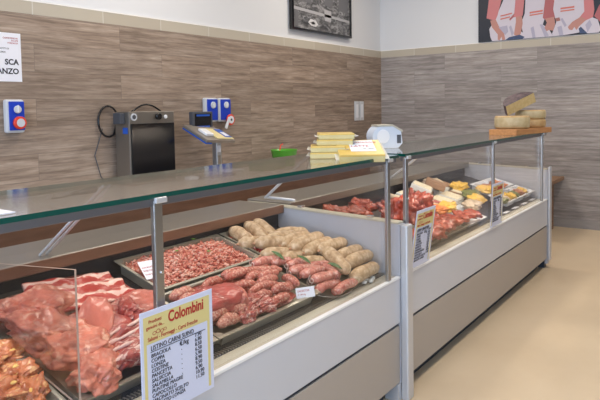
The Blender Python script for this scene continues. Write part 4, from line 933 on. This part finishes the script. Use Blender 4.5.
# wrapped packs in the middle and rear
PK = [(4.14, 1.99, .1, 'pack_top', 0), (4.30, 1.80, .12, 'pack_top', 0), (4.52, 1.81, .08, 'pack_top', 0), (4.36, 2.0, .1, 'pack_dark', 0), (4.80, 2.0, .1, 'pack_dark', 0), (4.74, 1.81, .1, 'pack_top', 0), (4.22, 1.93, .35, 'pack_top', .075), (4.48, 1.93, .4, 'pack_dark', .075), (4.58, 2.0, .1, 'pale_food', 0)]
PN = ['leftmost pack of the rear row in the far case, cream lid', 'leftmost cream topped pack of the front row in the far case', 'middle cream topped pack of the front row', 'brown lidded pack in the rear row', 'brown pack furthest right in the rear row', 'cream topped pack of the front row nearest the yellow food', 'upper cream topped pack lying across the left ones', 'upper brown pack lying across the middle ones', 'pale pack in the rear row under the upper brown one']
for i, (x, y, a, m_, up_) in enumerate(PK):
    t = thing('wrapped_pack', PN[i], 'packet', (x, y, DK(x, y)+.010+up_), Euler((TILT+(.12 if up_ else 0), 0, a)), 'wrapped packs in the far case')
    box('tub', (-.095, -.08, 0), (.095, .08, .045), 'pack_dark' if i % 2 else 'film', t, .006); box('lid_label', (-.085, -.07, .0452), (.085, .07, .050), m_, t, .002)
for i, (x, y) in enumerate([(3.99, 1.76), (4.05, 1.79), (4.11, 1.82), (3.98, 1.90), (4.17, 1.78), (3.93, 1.98)]):
    piece('pale_salami', [(x-.05, y+.06, .0), (x, y, .01), (x+.04, y-.05, .0)], .020, 'pale_food' if i % 2 else 'pork_strip', 'pale pinkish salami stick in the left middle of the far case', 'salami', 'pale salami sticks in the far case', 1, .003, 30, i)
FD = [('yellow_food', 4.95, 1.90, 'pile of yellow pasta at the rear beside the middle post'), ('yellow_food', 4.70, 1.66, 'yellow food mound at the centre of the far case'), ('olive_food' if 0 else 'olive', 4.80, 1.74, 'green olive mound beside the middle post'), ('pale_food', 4.48, 1.62, 'pale sliced food in a dish left of the middle post'),
      ('orange_food', 3.98, 1.71, 'small orange food mound behind the cured meat'), ('yellow_food', 4.18, 1.70, 'low yellow cheese slices behind the orange meat'), ('pale_food', 4.75, 2.06, 'pale food heap at the rear wall of the far case')]
for i, (m_, x, y, lb) in enumerate(FD): heap('deli_food', x, y, .015, (.11, .06, .032), m_, 300+i, lb, sub=4)
WT = [(4.86, 5.10, 1.475, 1.62, 'olive', 'pale_food'), (5.12, 5.38, 1.475, 1.62, 'yellow_food', 'olive'), (5.40, 5.62, 1.475, 1.62, 'brown_food', 'yellow_food'), (5.05, 5.34, 1.66, 1.84, 'yellow_food', 'brown_food'), (5.36, 5.62, 1.66, 1.84, 'brown_food', 'orange_food')]
WN = ['nearest the farthest price list', 'second from the farthest price list', 'at the far end of the front row', 'in the rear row, left one', 'in the rear row at the far end wall']
for i, (x0, x1, y0, y1, m1, m2) in enumerate(WT):
    tray('white_tray', x0, x1, y0, y1, 'white serving tray ' + WN[i] + ' of the deli case', 'white_plastic', wall=.05, h0=.022, group='white serving trays at the far end')
    heap('salad', (x0*2+x1)/3, (y0+y1)/2, -.005+.024, ((x1-x0)*.27, (y1-y0)*.34, .03), m1, 320+i, 'left half mound of prepared food in the white tray ' + WN[i], 'salad', sub=4)
    heap('salad', (x0+2*x1)/3, (y0+y1)/2, -.007+.024, ((x1-x0)*.27, (y1-y0)*.34, .03), m2, 340+i, 'right half mound of prepared food in the white tray ' + WN[i], 'salad', sub=4)
for i, (x, ) in enumerate([(4.75,), (5.0,), (5.25,), (5.5,)]):
    tag(box('blank_card', (x-.05, 1.425, .642), (x+.06, 1.455, .646), 'paper'), ['first', 'second', 'third', 'last'][i] + ' blank white card on the sill right of the farthest price list', 'card', 'blank cards on the far sill')
